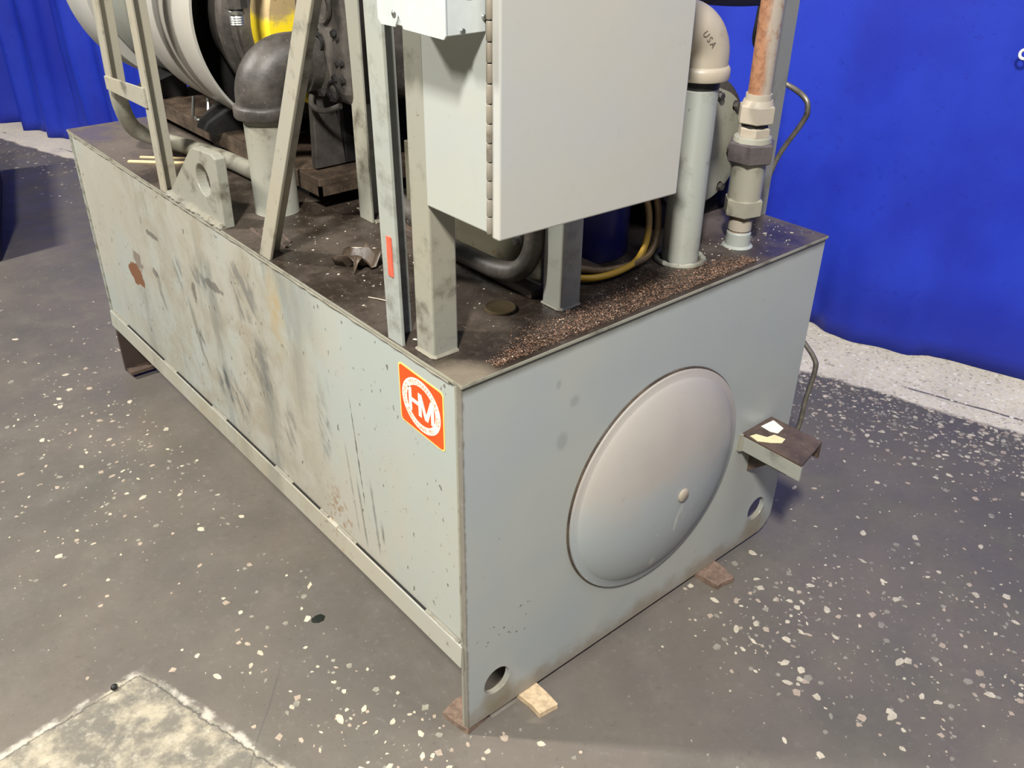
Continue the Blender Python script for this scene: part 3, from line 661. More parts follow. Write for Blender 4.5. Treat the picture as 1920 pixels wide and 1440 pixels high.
# raised foundry letters on the elbow
bm = bmesh.new(); cdv = (cam.location-Vector((p2.x, p2.y, 1.135))); cdv.z *= 0.25; cdv.normalize(); ux = Vector((0,0,1)).cross(cdv).normalized(); uy = cdv.cross(ux)
rotm = Matrix.Rotation(math.radians(-52), 3, cdv); tx, ty = rotm@ux, rotm@uy
oc = Vector((0.567, 0.067, 1.153)); from mathutils.bvhtree import BVHTree
bv = BVHTree.FromPolygons([v.co for v in e2.data.vertices], [tuple(p.vertices) for p in e2.data.polygons])
def on_elbow(i, x, y):
    q = oc+tx*((i-1)*0.0105+x*0.0135)+ty*(y*0.0135-0.004)+cdv*0.1; h = bv.ray_cast(q, -cdv)[0]
    return (h if h is not None else q-cdv*0.1)+cdv*0.0012
put_text(bm, 'USA', on_elbow)
bmesh.ops.solidify(bm, geom=bm.faces[:], thickness=-0.0015)
link('raised_letters', bm, 'cast_shadowed', e2)
# ------------------------------------------------------------------ fitting stack under the rusty pipe
fs = thing('pressure_pipe', 'rusty orange pipe with stacked hex fittings near the right rear corner', 'pipe')
fc = Vector((0.749, 0.083, 0))
def seg(name, mat, prof=None, hx=None, n=32, ph=0.25):
    bm = bmesh.new()
    if prof: lathe(bm, fc, (0,0,1), prof, n)
    for h in (hx or []): hexprof(bm, fc, (0,0,1), *h, ph=ph)
    return link(name, bm, mat, fs, True, ang=25)
seg('weld_boss', 'paint', [(H, 0.030), (H+0.004, 0.0245), (H+0.027, 0.0235), (H+0.030, 0.021)])
seg('thread', 'rust', [(H+0.029, 0.0205), (H+0.067, 0.0205)])
seg('coupling', 'cream', [(H+0.034, 0.0225), (H+0.056, 0.0225)])
seg('hex_nut', 'paint_dirty', None, [(H+0.064, H+0.098, 0.0375)])
seg('valve_body', 'paint_dirty', [(H+0.096, 0.0315), (H+0.170, 0.0315)])
seg('hex_nut', 'hexdark', None, [(H+0.168, H+0.206, 0.0455)], ph=0.05)
seg('adapter', 'paint_dirty', [(H+0.204, 0.036), (H+0.214, 0.034), (H+0.216, 0.028)])
seg('hex_nut', 'cream', None, [(H+0.214, H+0.232, 0.030)])
seg('thread', 'black', [(H+0.231, 0.024), (H+0.241, 0.024)])
seg('hex_nut', 'cream', [(H+0.268, 0.030), (H+0.280, 0.026)], [(H+0.239, H+0.272, 0.034)], ph=0.2)
seg('sleeve', 'cream', [(H+0.278, 0.0235), (H+0.291, 0.0235)])
bm = bmesh.new(); lathe(bm, (fc.x, fc.y, 0), (0,0,1), [(H+0.288, 0.0205), (1.55, 0.0205)], 28); link('pipe', bm, 'rust', fs, True)
# right rear upright
rp = thing('corner_upright', 'tall flat grey angle upright behind the rusty pipe at the rear corner', 'post')
bm = bmesh.new(); box(bm, 0.868, 0.937, 0.152, 0.158, H, 1.55); link('flange', bm, 'upright_dark', rp, bevel=0.0008)
bm = bmesh.new(); box(bm, 0.930, 0.9375, 0.158, 0.205, H, 1.55); link('flange', bm, 'paint', rp, bevel=0.0008)

# ------------------------------------------------------------------ round bolted housing behind the return pipe
rh = thing('round_housing', 'round dark grey bolted housing behind the pipe right of the cabinet', 'housing')
hc = Vector((0.782, 0.0, 0.908))
bm = bmesh.new(); lathe(bm, (hc.x, 0.225, hc.z), (0,1,0), [(0.0, 0.132), (0.004, 0.135), (0.020, 0.135), (0.022, 0.126), (0.045, 0.142), (0.14, 0.148), (0.17, 0.12)], 56); link('body', bm, 'iron_mid', rh, True)
bm = bmesh.new(); lathe(bm, (hc.x, 0.203, hc.z), (0,1,0), [(0.0, 0.02), (0.0, 0.094), (0.003, 0.112), (0.021, 0.114)], 56); fl = link('cover', bm, 'paint_dirty', rh, True)
for k in range(10):
    a = 2*PI*k/10+0.2
    if k == 0:
        bm = bmesh.new(); lathe(bm, (0, 0.002, 0), (0,-1,0), [(0, 0.010), (0.002, 0.010)], 12); hexprof(bm, (0, 0, 0), (0,-1,0), 0, 0.009, 0.008); bo = link('bolt', bm, 'iron_mid', rh); o = bo
    else: o = bo.copy(); COL.objects.link(o)
    o.location = (hc.x+0.100*math.cos(a), 0.203, hc.z+0.100*math.sin(a))
bm = bmesh.new(); hexprof(bm, (0.842, 0.195, 0.902), (0,-1,0), 0, 0.02, 0.016); hexprof(bm, (0.852, 0.19, 0.912), (-0.3,-1,0), 0, 0.014, 0.011); link('port_fitting', bm, 'iron_mid', rh)
bm = bmesh.new(); box(bm, 0.68, 0.91, 0.235, 0.45, H, 0.835); link('foot', bm, 'black', rh, bevel=0.004)  # black box stands in for the shadow below the housing

# ------------------------------------------------------------------ motor
mc = Vector((0.400, 0, 1.09))
mo = thing('electric_motor', 'large silver-grey electric motor lying along the far end of the tank', 'motor')
bm = bmesh.new(); lathe(bm, (mc.x, 1.085, mc.z), (0,1,0), [(0.0, 0.270), (0.0, 0.276), (0.004, 0.2775), (0.09, 0.273), (0.18, 0.269), (0.36, 0.262), (0.385, 0.256), (0.39, 0.21)], 96, cap0=False, cap1=False)
lathe(bm, (mc.x, 1.085, mc.z), (0,1,0), [(0.0, 0.270), (0.008, 0.2695)], 96, cap0=False, cap1=False)
lathe(bm, (mc.x, 1.085, mc.z), (0,1,0), [(0.008, 0.2695), (0.09, 0.262), (0.16, 0.256), (0.16, 0.05)], 96, cap0=False, mat=1)  # inside of the bell coloured black: shade of the recess painted in
link('bell_housing', bm, ['silver', 'black'], mo, True, ang=60)
bm = bmesh.new(); lathe(bm, (mc.x, 1.53, mc.z), (0,1,0), [(0, 0.242), (0.26, 0.242)], 80); link('motor_body', bm, 'motor_grey', mo, True)
bm = bmesh.new(); lathe(bm, (mc.x, 1.46, mc.z), (0,1,0), [(0, 0.20), (0.08, 0.20)], 48); link('shaft_housing', bm, 'black', mo, True)
bm = bmesh.new(); lathe(bm, (mc.x, 1.775, mc.z), (0,1,0), [(0, 0.24), (0, 0.270), (0.012, 0.274), (0.17, 0.273), (0.225, 0.262), (0.26, 0.235), (0.275, 0.19), (0.28, 0.05)], 80); cw = link('fan_cowl', bm, 'silver', mo, True, ang=60)
bm = bmesh.new(); lathe(bm, (0.155, 1.56, 1.19), (-0.95, 0.1, 0.25), [(0, 0.05), (0.02, 0.05), (0.024, 0.046), (0.024, 0.02)], 32); link('conduit_cover', bm, 'galv', mo, True)
for y in (1.20, 1.62):
    for q in (-1, 1):
        bm = bmesh.new(); prism(bm, [(q*0.22, 0.822), (q*0.10, 0.822), (q*0.10, 0.89), (q*0.17, 0.87), (q*0.21, 0.84)], (mc.x, y, 0), (1,0,0), (0,0,1), (0, 0.09, 0)); link('motor_foot', bm, 'black', mo)
# dark intermediate disc, guard, pump along the same axis
ad = thing('coupling_housing', 'dark cast coupling housing with a ribbed disc in front of the motor bell', 'housing')
bm = bmesh.new(); lathe(bm, (mc.x, 0.985, mc.z), (0,1,0), [(0.0, 0.02), (0.0, 0.200), (0.006, 0.212), (0.016, 0.214), (0.020, 0.206), (0.045, 0.216), (0.050, 0.228), (0.062, 0.232), (0.09, 0.228), (0.13, 0.215), (0.22, 0.19)], 80); link('ribbed_disc', bm, 'iron_mid', ad, True)
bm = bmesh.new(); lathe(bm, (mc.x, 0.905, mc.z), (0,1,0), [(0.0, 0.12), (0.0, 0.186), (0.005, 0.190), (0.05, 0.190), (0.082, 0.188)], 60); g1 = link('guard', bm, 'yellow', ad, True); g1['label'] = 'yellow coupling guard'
bm = bmesh.new(); lathe(bm, (mc.x, 0.86, mc.z), (0,1,0), [(0.0, 0.125), (0.05, 0.125)], 48); link('neck', bm, 'black', ad, True)

pu = thing('hydraulic_pump', 'dark oily cast-iron hydraulic pump behind the diagonal brace', 'pump')
bm = bmesh.new()
prism(bm, [(0.245, 1.00), (0.255, 0.975), (0.50, 0.975), (0.56, 1.02), (0.57, 1.18), (0.52, 1.24), (0.30, 1.24), (0.252, 1.19)], (0, 0.665, 0), (1,0,0), (0,0,1), (0, 0.20, 0)); link('pump_body', bm, 'iron_mid', pu, bevel=0.014, seg=3)
bm = bmesh.new(); lathe(bm, (mc.x, 0.60, mc.z), (0,1,0), [(0, 0.06), (0, 0.10), (0.01, 0.108), (0.07, 0.11)], 40); link('end_cover', bm, 'iron_mid', pu, True)
for (y, z, r, mt) in ((0.800, 1.115, 0.010, 'black'), (0.765, 1.085, 0.014, 'black'), (0.81, 1.00, 0.013, 'black'), (0.72, 1.00, 0.016, 'black'), (0.74, 1.155, 0.024, 'iron_mid')):
    bm = bmesh.new()
    lathe(bm, (0.247, y, z), (-1,0,0), [(0.0, r*1.35), (0.006, r*1.3), (0.006, r), (-0.004, r*0.95)], 20); link('port' if mt == 'black' else 'cap', bm, mt, pu, True)
bm = bmesh.new()
for k in range(26):
    y = 0.68+R_.random()*0.17; z = 0.98+R_.random()*0.14; r = 0.004+R_.random()*0.008
    bmesh.ops.create_icosphere(bm, subdivisions=1, radius=r, matrix=Matrix.Translation((0.246, y, z)))
o = link('caked_grime', bm, 'black', pu, True); o['kind'] = 'stuff'
bm = bmesh.new(); tube(bm, smooth_path([(0.24, 0.80, 0.985), (0.225, 0.78, 0.965), (0.23, 0.74, 0.96), (0.245, 0.70, 0.975)]), 0.006, 8); link('drain_line', bm, 'iron_mid', pu, True)
bm = bmesh.new(); prism(bm, [(0.232, 0.826), (0.305, 0.826), (0.290, 0.995), (0.240, 0.995)], (0, 0.80, 0), (1,0,0), (0,0,1), (0, 0.02, 0)); link('pump_bracket', bm, 'iron', pu, bevel=0.002)
bm = bmesh.new(); box(bm, 0.305, 0.56, 0.80, 0.84, 0.826, 1.0); link('pump_bracket', bm, 'black', pu, bevel=0.002)  # black box stands in for the shadow under the pump
# base plate of the motor and the pump
bp = thing('motor_base', 'raised brown oily channel base carrying the motor and pump', 'base')
bm = bmesh.new(); box(bm, 0.205, 0.64, 0.745, 1.72, 0.806, 0.822); link('deck_plate', bm, 'brown_steel', bp, bevel=0.002)
bm = bmesh.new(); box(bm, 0.205, 0.212, 0.745, 1.72, 0.785, 0.8065); link('edge_channel', bm, 'brown_steel', bp)
bm = bmesh.new(); box(bm, 0.205, 0.64, 0.745, 0.752, 0.785, 0.8065); link('edge_channel', bm, 'brown_steel', bp)
for y in (0.86, 1.3, 1.66):
    bm = bmesh.new(); box(bm, 0.24, 0.62, y, y+0.05, H, 0.806); link('riser_block', bm, 'black', bp)
def ubolt(y, x):
    bm = bmesh.new(); pts = smooth_path([(x-0.02, y+0.03, 0.826), (x-0.028, y-0.005, 0.829), (x-0.008, y-0.02, 0.831), (x, y-0.01, 0.85), (x+0.008, y, 0.875)], 6)
    tube(bm, pts, 0.0042, 8); tube(bm, smooth_path([(x-0.018, y+0.05, 0.826), (x-0.012, y+0.052, 0.85), (x-0.006, y+0.055, 0.872)], 4), 0.0042, 8)
    return link('shackle', bm, 'chrome', None, True)
tag(ubolt(1.03, 0.232), 'bent bright shackle lying on the brown base beside the elbow', 'shackle')
tag(ubolt(1.33, 0.228), 'small bright shackle on the brown base left of the motor bell', 'shackle')

# hose fitting hanging beside the yellow guard
hf = thing('hose_fitting', 'bright threaded hose end hanging in front of the yellow guard', 'fitting')
hx, hy = 0.100, 0.800
def HF(name, mat, prof=None, hexa_=None, n=24):
    bm = bmesh.new()
    if prof: lathe(bm, (hx, hy, 0), (0,0,1), prof, n)
    if hexa_: hexprof(bm, (hx, hy, 0), (0,0,1), *hexa_)
    return link(name, bm, mat, hf, True, ang=25)
HF('threaded_end', 'chrome', [(1.124, 0.0085), (1.127, 0.0125)]+[(1.128+0.002*k, 0.0125 if k % 2 else 0.0138) for k in range(8)]+[(1.146, 0.011)])
HF('collar', 'chrome', [(1.146, 0.015), (1.151, 0.016), (1.154, 0.013)])
HF('hex_nut', 'iron_mid', None, (1.155, 1.182, 0.0215))
HF('hose', 'black', [(1.18, 0.014), (1.50, 0.014)])
# dark machinery filling the space behind the stand
vb = thing('valve_block', 'black oily valve block in the shadow behind the front upright', 'valve block')
bm = bmesh.new(); box(bm, 0.46, 0.70, 0.36, 0.60, 0.80, 1.20); link('block_body', bm, 'black', vb, bevel=0.006)
bm = bmesh.new(); box(bm, 0.42, 0.72, 0.40, 0.58, H, 0.80); link('block_foot', bm, 'black', vb, bevel=0.004)
bm = bmesh.new(); tube(bm, [(0.455, 0.45, 1.16), (0.30, 0.50, 1.07), (0.27, 0.50, 1.06)], 0.015, 10); link('lever', bm, 'iron_mid', vb, True)
bm = L((0.28, 0.42, 1.065), (-0.9,-0.4,0), [(-0.03, 0.02), (0.0, 0.02), (0.004, 0.015)], 18); link('knob', bm, 'iron_mid', vb, True)
bm = bmesh.new(); tube(bm, [(0.28, 0.43, 1.065), (0.47, 0.52, 1.06)], 0.012, 10); link('spindle', bm, 'black', vb, True)
bm = bmesh.new(); box(bm, 0.66, 0.90, 0.62, 1.25, H, 1.06); tk = link('second_pump_block', bm, 'black', bevel=0.02)
tk.name = 'pump_block'; tag(tk, 'black pump block deep in shadow between the tank top and the curtain', 'pump')
# cooler block under the cabinet with its U-shaped pipe
cb = thing('side_block', 'greenish grey block with bolts and a flange sitting under the cabinet', 'manifold')
bm = bmesh.new(); box(bm, 0.296, 0.352, 0.158, 0.56, 0.765, 0.93); link('block_body', bm, 'olive', cb, bevel=0.002)
bm = bmesh.new(); box(bm, 0.268, 0.44, 0.150, 0.58, H, 0.7655); link('foot_plate', bm, 'rustdark', cb, bevel=0.002)
bm = bmesh.new(); box(bm, 0.2945, 0.2975, 0.158, 0.56, 0.7655, 0.7685); link('bright_edge', bm, 'galv', cb)
for (y, z) in ((0.33, 0.862), (0.275, 0.842), (0.215, 0.83), (0.39, 0.87)):
    bm = bmesh.new(); lathe(bm, (0.296, y, z), (-1,0,0), [(0, 0.009), (0.003, 0.009), (0.004, 0.0075), (0.012, 0.007), (0.014, 0.005)], 12); link('bolt', bm, 'silver', cb, True)
up = tag(link('bent_pipe', T([(0.30, 0.60, 0.80), (0.27, 0.46, 0.791), (0.247, 0.38, 0.789), (0.246, 0.30, 0.789), (0.248, 0.215, 0.790), (0.256, 0.168, 0.803), (0.268, 0.150, 0.840), (0.272, 0.148, 0.90), (0.272, 0.148, 0.98)], 0.0175, 18), 'iron_mid', None, True),
         'dark steel pipe bent upwards in front of the block under the cabinet', 'pipe')
# blue canister and yellow cables
tag(link('canister', L((0.502, 0.262, H), (0,0,1), [(0, 0.082), (0.005, 0.085), (0.30, 0.085), (0.33, 0.07), (0.34, 0.02)], 44), 'bluecan', None, True), 'dark blue round canister under the cabinet behind the cables', 'canister')
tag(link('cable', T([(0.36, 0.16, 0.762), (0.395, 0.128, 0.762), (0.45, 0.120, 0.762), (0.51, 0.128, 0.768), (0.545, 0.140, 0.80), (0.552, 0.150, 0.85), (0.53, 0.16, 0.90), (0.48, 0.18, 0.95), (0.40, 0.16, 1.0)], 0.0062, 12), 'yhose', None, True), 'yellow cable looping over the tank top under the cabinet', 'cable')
tag(link('cable', T([(0.38, 0.150, 0.777), (0.43, 0.135, 0.764), (0.50, 0.124, 0.764), (0.545, 0.128, 0.775), (0.572, 0.140, 0.81), (0.574, 0.150, 0.86), (0.55, 0.16, 0.905), (0.49, 0.16, 0.95), (0.40, 0.14, 1.0)], 0.0066, 12), 'yhose2', None, True), 'tan grimy cable looping beside the yellow one under the cabinet', 'cable')
# bent tube around the left upright
tag(link('bent_tube', T([(0.035, 1.335, 1.40), (0.03, 1.345, 1.05), (0.028, 1.345, 0.94), (0.035, 1.36, 0.875), (0.065, 1.40, 0.815), (0.105, 1.40, 0.787), (0.135, 1.36, 0.776), (0.160, 1.28, 0.774), (0.185, 1.14, 0.774), (0.192, 0.95, 0.774)], 0.0195, 16), 'paint_dirty', None, True),
    'grey bent tube curving down behind the left upright onto the tank top', 'tube')
# black hose at the top right and thin cable hanging from it
tag(link('hose', T([(0.55, 0.34, 1.27), (0.70, 0.32, 1.225), (0.80, 0.30, 1.19), (0.92, 0.30, 1.172), (1.05, 0.30, 1.165), (1.20, 0.33, 1.165)], 0.024, 14), 'black', None, True), 'black hose crossing the top of the picture behind the rusty pipe', 'hose')
bm = bmesh.new()
for k in range(30):
    bmesh.ops.create_icosphere(bm, subdivisions=1, radius=0.010+0.014*R_.random(), matrix=Matrix.Translation((0.80+R_.uniform(-.05,.04), 0.30+R_.uniform(-.02,.02), 1.165+R_.uniform(-.03,.03))))
o = tag(link('oily_rag', bm, 'black', None, True), 'lump of black oily rag beside the hose above the cream elbow', 'rag')
tag(link('cable', T([(1.05, 0.31, 1.25), (1.03, 0.305, 1.12), (1.035, 0.31, 1.07), (1.06, 0.31, 1.03), (1.08, 0.32, 0.93)], 0.006, 10), 'black', None, True), 'thin black cable hanging down left of the rusty pipe', 'cable')
# armoured cable behind the tank
def cable_armour(pts, r, label):
    P = smooth_path(pts, 44); bm = bmesh.new(); tube(bm, P, r, 10, rf=lambda i: r*(1.0 if i % 2 else 0.78)); return tag(link('armoured_cable', bm, 'cable', None, True, ang=180), label, 'cable')
cable_armour([(0.97, 0.26, 1.03), (1.0, 0.189, 1.003), (1.0, 0.145, 0.985), (1.0, 0.134, 0.962), (1.0, 0.142, 0.935), (1.0, 0.193, 0.832), (0.99, 0.20, 0.70), (0.985, 0.12, 0.58), (0.99, 0.055, 0.49), (1.0, 0.010, 0.44), (1.0, 0.000, 0.41), (1.0, 0.008, 0.33), (1.0, 0.012, 0.25), (0.99, 0.035, 0.19), (0.965, 0.09, 0.11), (0.957, 0.14, 0.04), (0.955, 0.2, FZ+0.008), (0.96, 0.34, FZ+0.007)], 0.0062, 'thin armoured cable curling down the rear of the tank to the floor')

# ------------------------------------------------------------------ small loose things
def stick_(p0, p1, w, h, label):
    p0, p1 = Vector(p0), Vector(p1); d = (p1-p0).normalized(); s = Vector((0,0,1)).cross(d)*w/2; bm = bmesh.new()
    hexa(bm, [p0-s, p0-s+Vector((0,0,h)), p0+s, p0+s+Vector((0,0,h)), p1-s, p1-s+Vector((0,0,h)), p1+s, p1+s+Vector((0,0,h))])
    tag(link('wooden_stick', bm, 'stick', bevel=0.0006), label, 'stick')
stick_((0.021, 1.352, H), (0.221, 1.161, H), 0.010, 0.004, 'pale wooden stick on the tank top behind the lug, the nearer of two')
stick_((0.056, 1.369, H), (0.245, 1.190, H), 0.006, 0.004, 'thin pale wooden stick on the tank top, the farther of two')
def slab(name, poly, z0, z1, mat, label, cat, jit=0.0, group=None):
    bm = bmesh.new(); prism(bm, [(x+R_.uniform(-jit, jit), y+R_.uniform(-jit, jit)) for x, y in poly], (0,0,z0), (1,0,0), (0,1,0), (0,0,z1-z0))
    return tag(link(name, bm, mat, bevel=0.0012 if z1-z0 > 0.004 else 0.0), label, cat, group)
slab('wood_shim', [(0.128, 0.05), (0.126, 0.0), (0.130, -0.028), (0.128, -0.059), (0.150, -0.061), (0.171, -0.063), (0.173, -0.03), (0.172, 0.05)], FZ, -0.0005, 'wood', 'pale wood shim sticking out under the near end of the tank', 'shim', 0.001)
slab('wood_shim', [(0.662, 0.05), (0.660, 0.0), (0.668, -0.056), (0.690, -0.058), (0.716, -0.062), (0.727, -0.015), (0.725, 0.05)], FZ, -0.0005, 'woodbrown', 'brown wood shim under the tank end below the round cover', 'shim', 0.001)
slab('wood_shim', [(-0.012, 0.064), (-0.006, 0.022), (0.0, 0.001), (0.05, 0.004), (0.05, 0.07), (0.025, 0.072)], FZ, -0.0005, 'woodbrown', 'splintered brown wood shim under the near left corner of the tank', 'shim', 0.001)
slab('paper_scrap', [(0.801, -0.010), (0.842, -0.013), (0.832, -0.046), (0.806, -0.050), (0.799, -0.035)], bt, bt+0.0008, 'paper', 'white paper scrap on the rusty bracket', 'scrap')
slab('paper_scrap', [(0.752, -0.018), (0.768, -0.022), (0.776, -0.044), (0.796, -0.048), (0.800, -0.073), (0.782, -0.077), (0.765, -0.062), (0.748, -0.040)], bt, bt+0.0008, 'paperyellow', 'ragged yellowed paper scrap on the rusty bracket', 'scrap')
th = thing('crumpled_scrap', 'crumpled dark rubber scrap with a white tip behind the front upright', 'scrap')
bm = bmesh.new(); gx = []
for i in range(9):
    for j in range(5):
        u = i/8; v = j/4
        gx.append(bm.verts.new((0.085+0.075*u+0.01*math.sin(v*5), 0.455+0.03*(v-0.5)*2-0.0*u, H+0.003+0.024*abs(math.sin(u*5.5+v*2.2))+0.006*math.sin(9*u+4*v))))
for i in range(8):
    for j in range(4): bm.faces.new((gx[i*5+j], gx[(i+1)*5+j], gx[(i+1)*5+j+1], gx[i*5+j+1]))
o = link('scrap_sheet', bm, 'brown_steel', th, True); s = o.modifiers.new('t', 'SOLIDIFY'); s.thickness = 0.002
bm = bmesh.new(); tube(bm, smooth_path([(0.150, 0.462, H+0.018), (0.157, 0.452, H+0.016), (0.164, 0.442, H+0.014), (0.172, 0.43, H+0.012), (0.178, 0.418, H+0.010)], 4), 0.006, 10, rf=lambda i: 0.0085 if i < 6 else max(0.0025, 0.0085-0.0012*(i-5)))
link('white_tip', bm, 'paper', th, True)
def blobpoly(cx, cy, r, n=18, sx=1.0, sy=1.0, jit=0.15): return [(cx+r*sx*math.cos(2*PI*k/n)*(1+R_.uniform(-jit, jit)), cy+r*sy*math.sin(2*PI*k/n)*(1+R_.uniform(-jit, jit))) for k in range(n)]
slab('oil_spot', blobpoly(-0.065, 0.440, 0.013, 16, 1.15, 0.9), FZ, FZ+0.0007, 'oil', 'small black oil spot on the floor left of the tank', 'oil spot')
bm = bmesh.new(); bmesh.ops.create_icosphere(bm, subdivisions=2, radius=0.007, matrix=Matrix.Translation((-0.468, 0.530, FZ+0.006))@Matrix.Diagonal((1, 0.8, 0.9, 1)))
for v in bm.verts: v.co += Vector((R_.uniform(-1,1), R_.uniform(-1,1), R_.uniform(-1,1)))*0.0008
tag(link('pebble', bm, 'black', None, True), 'dark pebble on the chalky concrete patch at the lower left', 'pebble')
bm = bmesh.new(); hexa(bm, [(-0.9, 2.94, FZ), (-0.9, 2.94, 0.31), (-0.62, 4.2, FZ), (-0.62, 4.2, 0.31), (-0.052, 2.94, FZ), (-0.052, 2.94, 0.31), (0.226, 4.01, FZ), (0.226, 4.01, 0.31)])
tag(link('black_crate', bm, 'black', bevel=0.01), 'black crate just showing at the left edge of the picture', 'crate')

# ------------------------------------------------------------------ chips, flakes, granules
RC = random.Random(21)
def chip_poly(r, el):
    n = RC.randint(4, 7); ph = RC.random()*6.28; out = []
    for k in range(n):
        a = 2*PI*(k+RC.uniform(-0.28, 0.28))/n; q = r*RC.uniform(0.6, 1.15); out.append((q*math.cos(a)*el, q*math.sin(a)/el))
    c, s = math.cos(ph), math.sin(ph); return [(x*c-y*s, x*s+y*c) for x, y in out]
# clusters of chips that show through the worn coat: (x, y, sigma, weight)
CL = [(0.62, -0.20, 0.10, 60), (0.72, -0.14, 0.09, 45), (0.80, -0.32, 0.16, 95), (0.95, -0.48, 0.14, 80), (1.05, -0.30, 0.12, 30), (0.72, -0.52, 0.12, 45), (1.15, -0.62, 0.14, 60), (1.35, -0.25, 0.14, 25),
      (1.30, 0.10, 0.20, 25), (-0.05, 1.05, 0.13, 70), (-0.15, 1.35, 0.15, 60), (-0.30, 1.55, 0.25, 80), (-0.10, 1.75, 0.16, 60), (-0.45, 1.25, 0.2, 50), (0.10, 2.1, 0.18, 30), (-0.55, 0.95, 0.2, 40),
      (-0.18, 0.20, 0.10, 45), (-0.10, 0.05, 0.10, 40), (-0.25, 0.45, 0.15, 25), (0.0, -0.12, 0.10, 25), (-0.05, 0.62, 0.1, 25), (1.02, 0.0, 0.1, 12)]
chips = []
for (cx, cy, sg, n) in CL:
    for _ in range(int(n*1.7)):
        chips.append((RC.gauss(cx, sg), RC.gauss(cy, sg), min(0.0105, 0.0023*math.exp(RC.gauss(0.4, 0.6)))))
for _ in range(3000):                                                       # thick along the edge of the pale strip
    y = RC.uniform(-0.75, 1.0) if RC.random() < 0.8 else RC.uniform(2.0, 5.0); d = -abs(RC.gauss(0, 0.19)); chips.append((1.788-0.2845*y+d, y, min(0.0095, 0.0027*math.exp(RC.gauss(0.35, 0.5)))))
for _ in range(1400): chips.append((RC.uniform(-1.0, 1.7), RC.uniform(-0.8, 2.8), 0.0011*math.exp(RC.gauss(0.1, 0.5))))
def under(x, y): return -0.02 < x < W+0.01 and -0.004 < y < LN+0.02
def patch(x, y): px, py = x+0.409, y-0.546; return (0.121*px-0.993*py) > -0.02 and (-0.958*px-0.286*py) > -0.02
chips = [c for c in chips if not under(c[0], c[1]) and not patch(c[0], c[1]) and (c[0]+0.2845*c[1]) < 1.80]
pale = []
for _ in range(2300):
    y = RC.uniform(-0.8, 0.75); d = RC.uniform(0.0, 0.37); pale.append((1.788-0.2845*y+d, y, min(0.0095, 0.0040*math.exp(RC.gauss(0, 0.4)))))
C0 = Vector((-0.669, -0.891, 1.41))
chips.sort(key=lambda c: -c[2]/((Vector((c[0], c[1], 0))-C0).length))
protos = []
for k in range(18):
    bm = bmesh.new(); p = chip_poly(1.0, RC.uniform(1.0, 1.35)); b = [bm.verts.new((x, y, 0)) for x, y in p]; t = [bm.verts.new((x*0.93, y*0.93, 0.10)) for x, y in p]; n = len(p)
    bm.faces.new(t)
    for i in range(n): bm.faces.new((b[i], b[(i+1) % n], t[(i+1) % n], t[i]))
    me = bpy.data.meshes.new('stone_chip'); bm.to_mesh(me); bm.free(); me.materials.append(M[('chip', 'chip2', 'chip3', 'chip')[k % 4]]); protos.append(me)
for (x, y, r) in chips[:300]:
    o = bpy.data.objects.new('stone_chip', RC.choice(protos)); COL.objects.link(o); o.parent = floor; o.location = (x, y, FZ-0.0001); o.scale = (r, r, r*0.9); o.rotation_euler = (0, 0, RC.random()*6.28)
def chip_mesh(name, lst, mats, parent, z):
    bm = bmesh.new()
    for (x, y, r) in lst:
        p = chip_poly(r, RC.uniform(1.0, 1.4)); mi = RC.randrange(len(mats))
        b = [bm.verts.new((x+a, y+c, z-0.0002)) for a, c in p]; t = [bm.verts.new((x+a*0.92, y+c*0.92, z+min(0.0006, r*0.09))) for a, c in p]; n = len(p)
        bm.faces.new(t).material_index = mi
        for i in range(n): bm.faces.new((b[i], b[(i+1) % n], t[(i+1) % n], t[i])).material_index = mi
    o = link(name, bm, mats, parent); o['kind'] = 'stuff'; return o
chip_mesh('fine_stone_chips', chips[300:], ['chip', 'chip2', 'chip3', 'chip3'], floor, FZ)
chip_mesh('pale_strip_chips', pale, ['paper', 'flake', 'chip', 'chip'], floor, FZ)
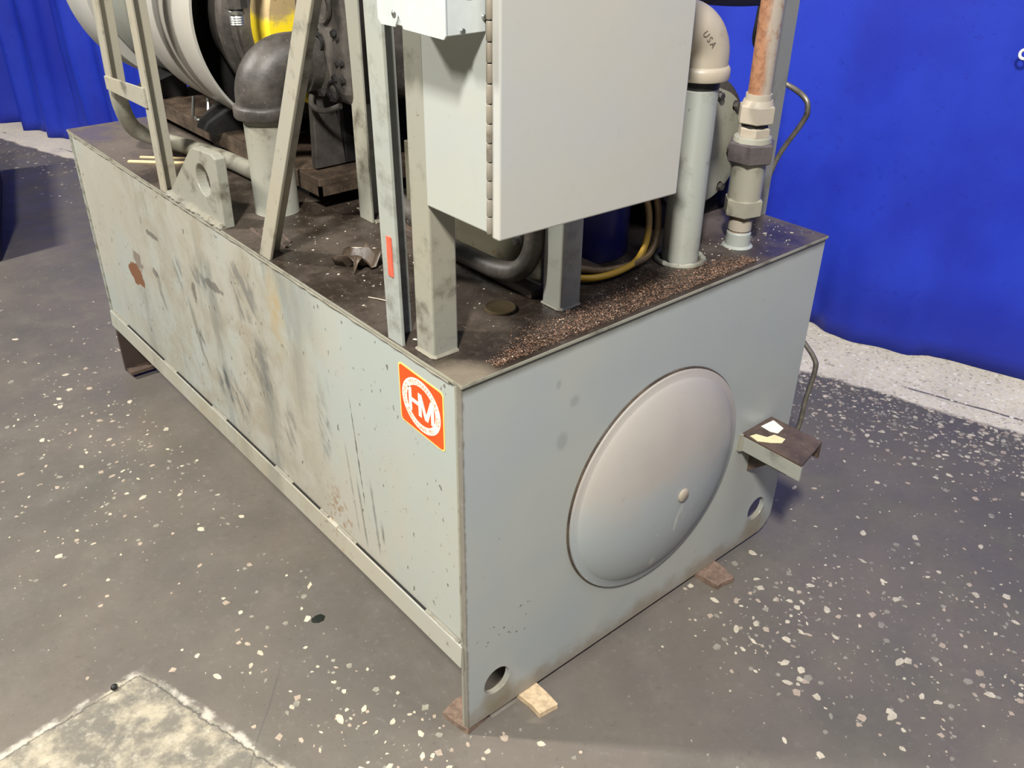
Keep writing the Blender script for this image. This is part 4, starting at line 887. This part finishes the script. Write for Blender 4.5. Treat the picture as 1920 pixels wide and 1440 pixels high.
# flakes scattered on the oily top
fl_ = []
for _ in range(420):
    x, y = RC.uniform(0.02, 0.92), RC.uniform(0.02, 1.7)
    fl_.append((x, y, 0.0009*math.exp(RC.gauss(0.15, 0.55))))
for _ in range(160): fl_.append((RC.uniform(0.02, 0.30), RC.uniform(0.15, 0.8), 0.0009*math.exp(RC.gauss(0.2, 0.55))))
for _ in range(90): fl_.append((RC.uniform(0.6, 0.92), RC.uniform(0.01, 0.14), 0.001*math.exp(RC.gauss(0.2, 0.5))))
o = chip_mesh('paint_flakes', fl_, ['flake', 'paper', 'flake'], None, H+0.0006); tag(o, 'pale paint flakes and crumbs scattered over the oily tank top', 'flakes')
# heap of coppery granules along the near edge
bm = bmesh.new()
for _ in range(11000):
    t = RC.random(); x = 0.07+0.64*t; wdt = 0.095*math.sin(PI*min(1, max(0.02, t*0.95)))**0.6; y = 0.005+abs(RC.gauss(0, 0.5))*wdt
    if y > 0.14 or (0.27 < x < 0.33 and 0.08 < y): continue
    r = RC.uniform(0.0008, 0.0020); z = H+RC.random()*0.005*(1-y/0.16); mi = RC.choice((0, 0, 1, 1, 1, 2))
    if RC.random() > 0.985: mi = 2
    elif mi == 2: mi = 0
    vs = [bm.verts.new((x+RC.uniform(-r, r), y+RC.uniform(-r, r), z+r*k)) for k in (0, 0.2, 1, 0.6)]
    for f in ((0,1,2), (0,2,3), (1,3,2), (0,3,1)): bm.faces.new([vs[i] for i in f]).material_index = mi
o = link('granules', bm, ['granule', 'granule2', 'flake']); o['kind'] = 'stuff'; tag(o, 'coppery brown granules spread along the near edge of the tank top', 'granules')
# a few dry stalks
def stalk(pts, label):
    tag(link('dry_stalk', T(pts, 0.0009, 6, 5), 'flake', None, True), label, 'stalk')
stalk([(0.150, 0.54, H+0.002), (0.175, 0.50, H+0.006), (0.20, 0.47, H+0.002)], 'thin dry stalk lying beside the crumpled scrap on the tank top')
stalk([(0.10, 0.52, H+0.002), (0.095, 0.49, H+0.012), (0.105, 0.47, H+0.002)], 'curled dry stalk between the diagonal brace and the crumpled scrap')
stalk([(0.055, 0.33, H+0.002), (0.07, 0.29, H+0.004), (0.072, 0.26, H+0.002)], 'short dry stalk on the tank top left of the front upright')
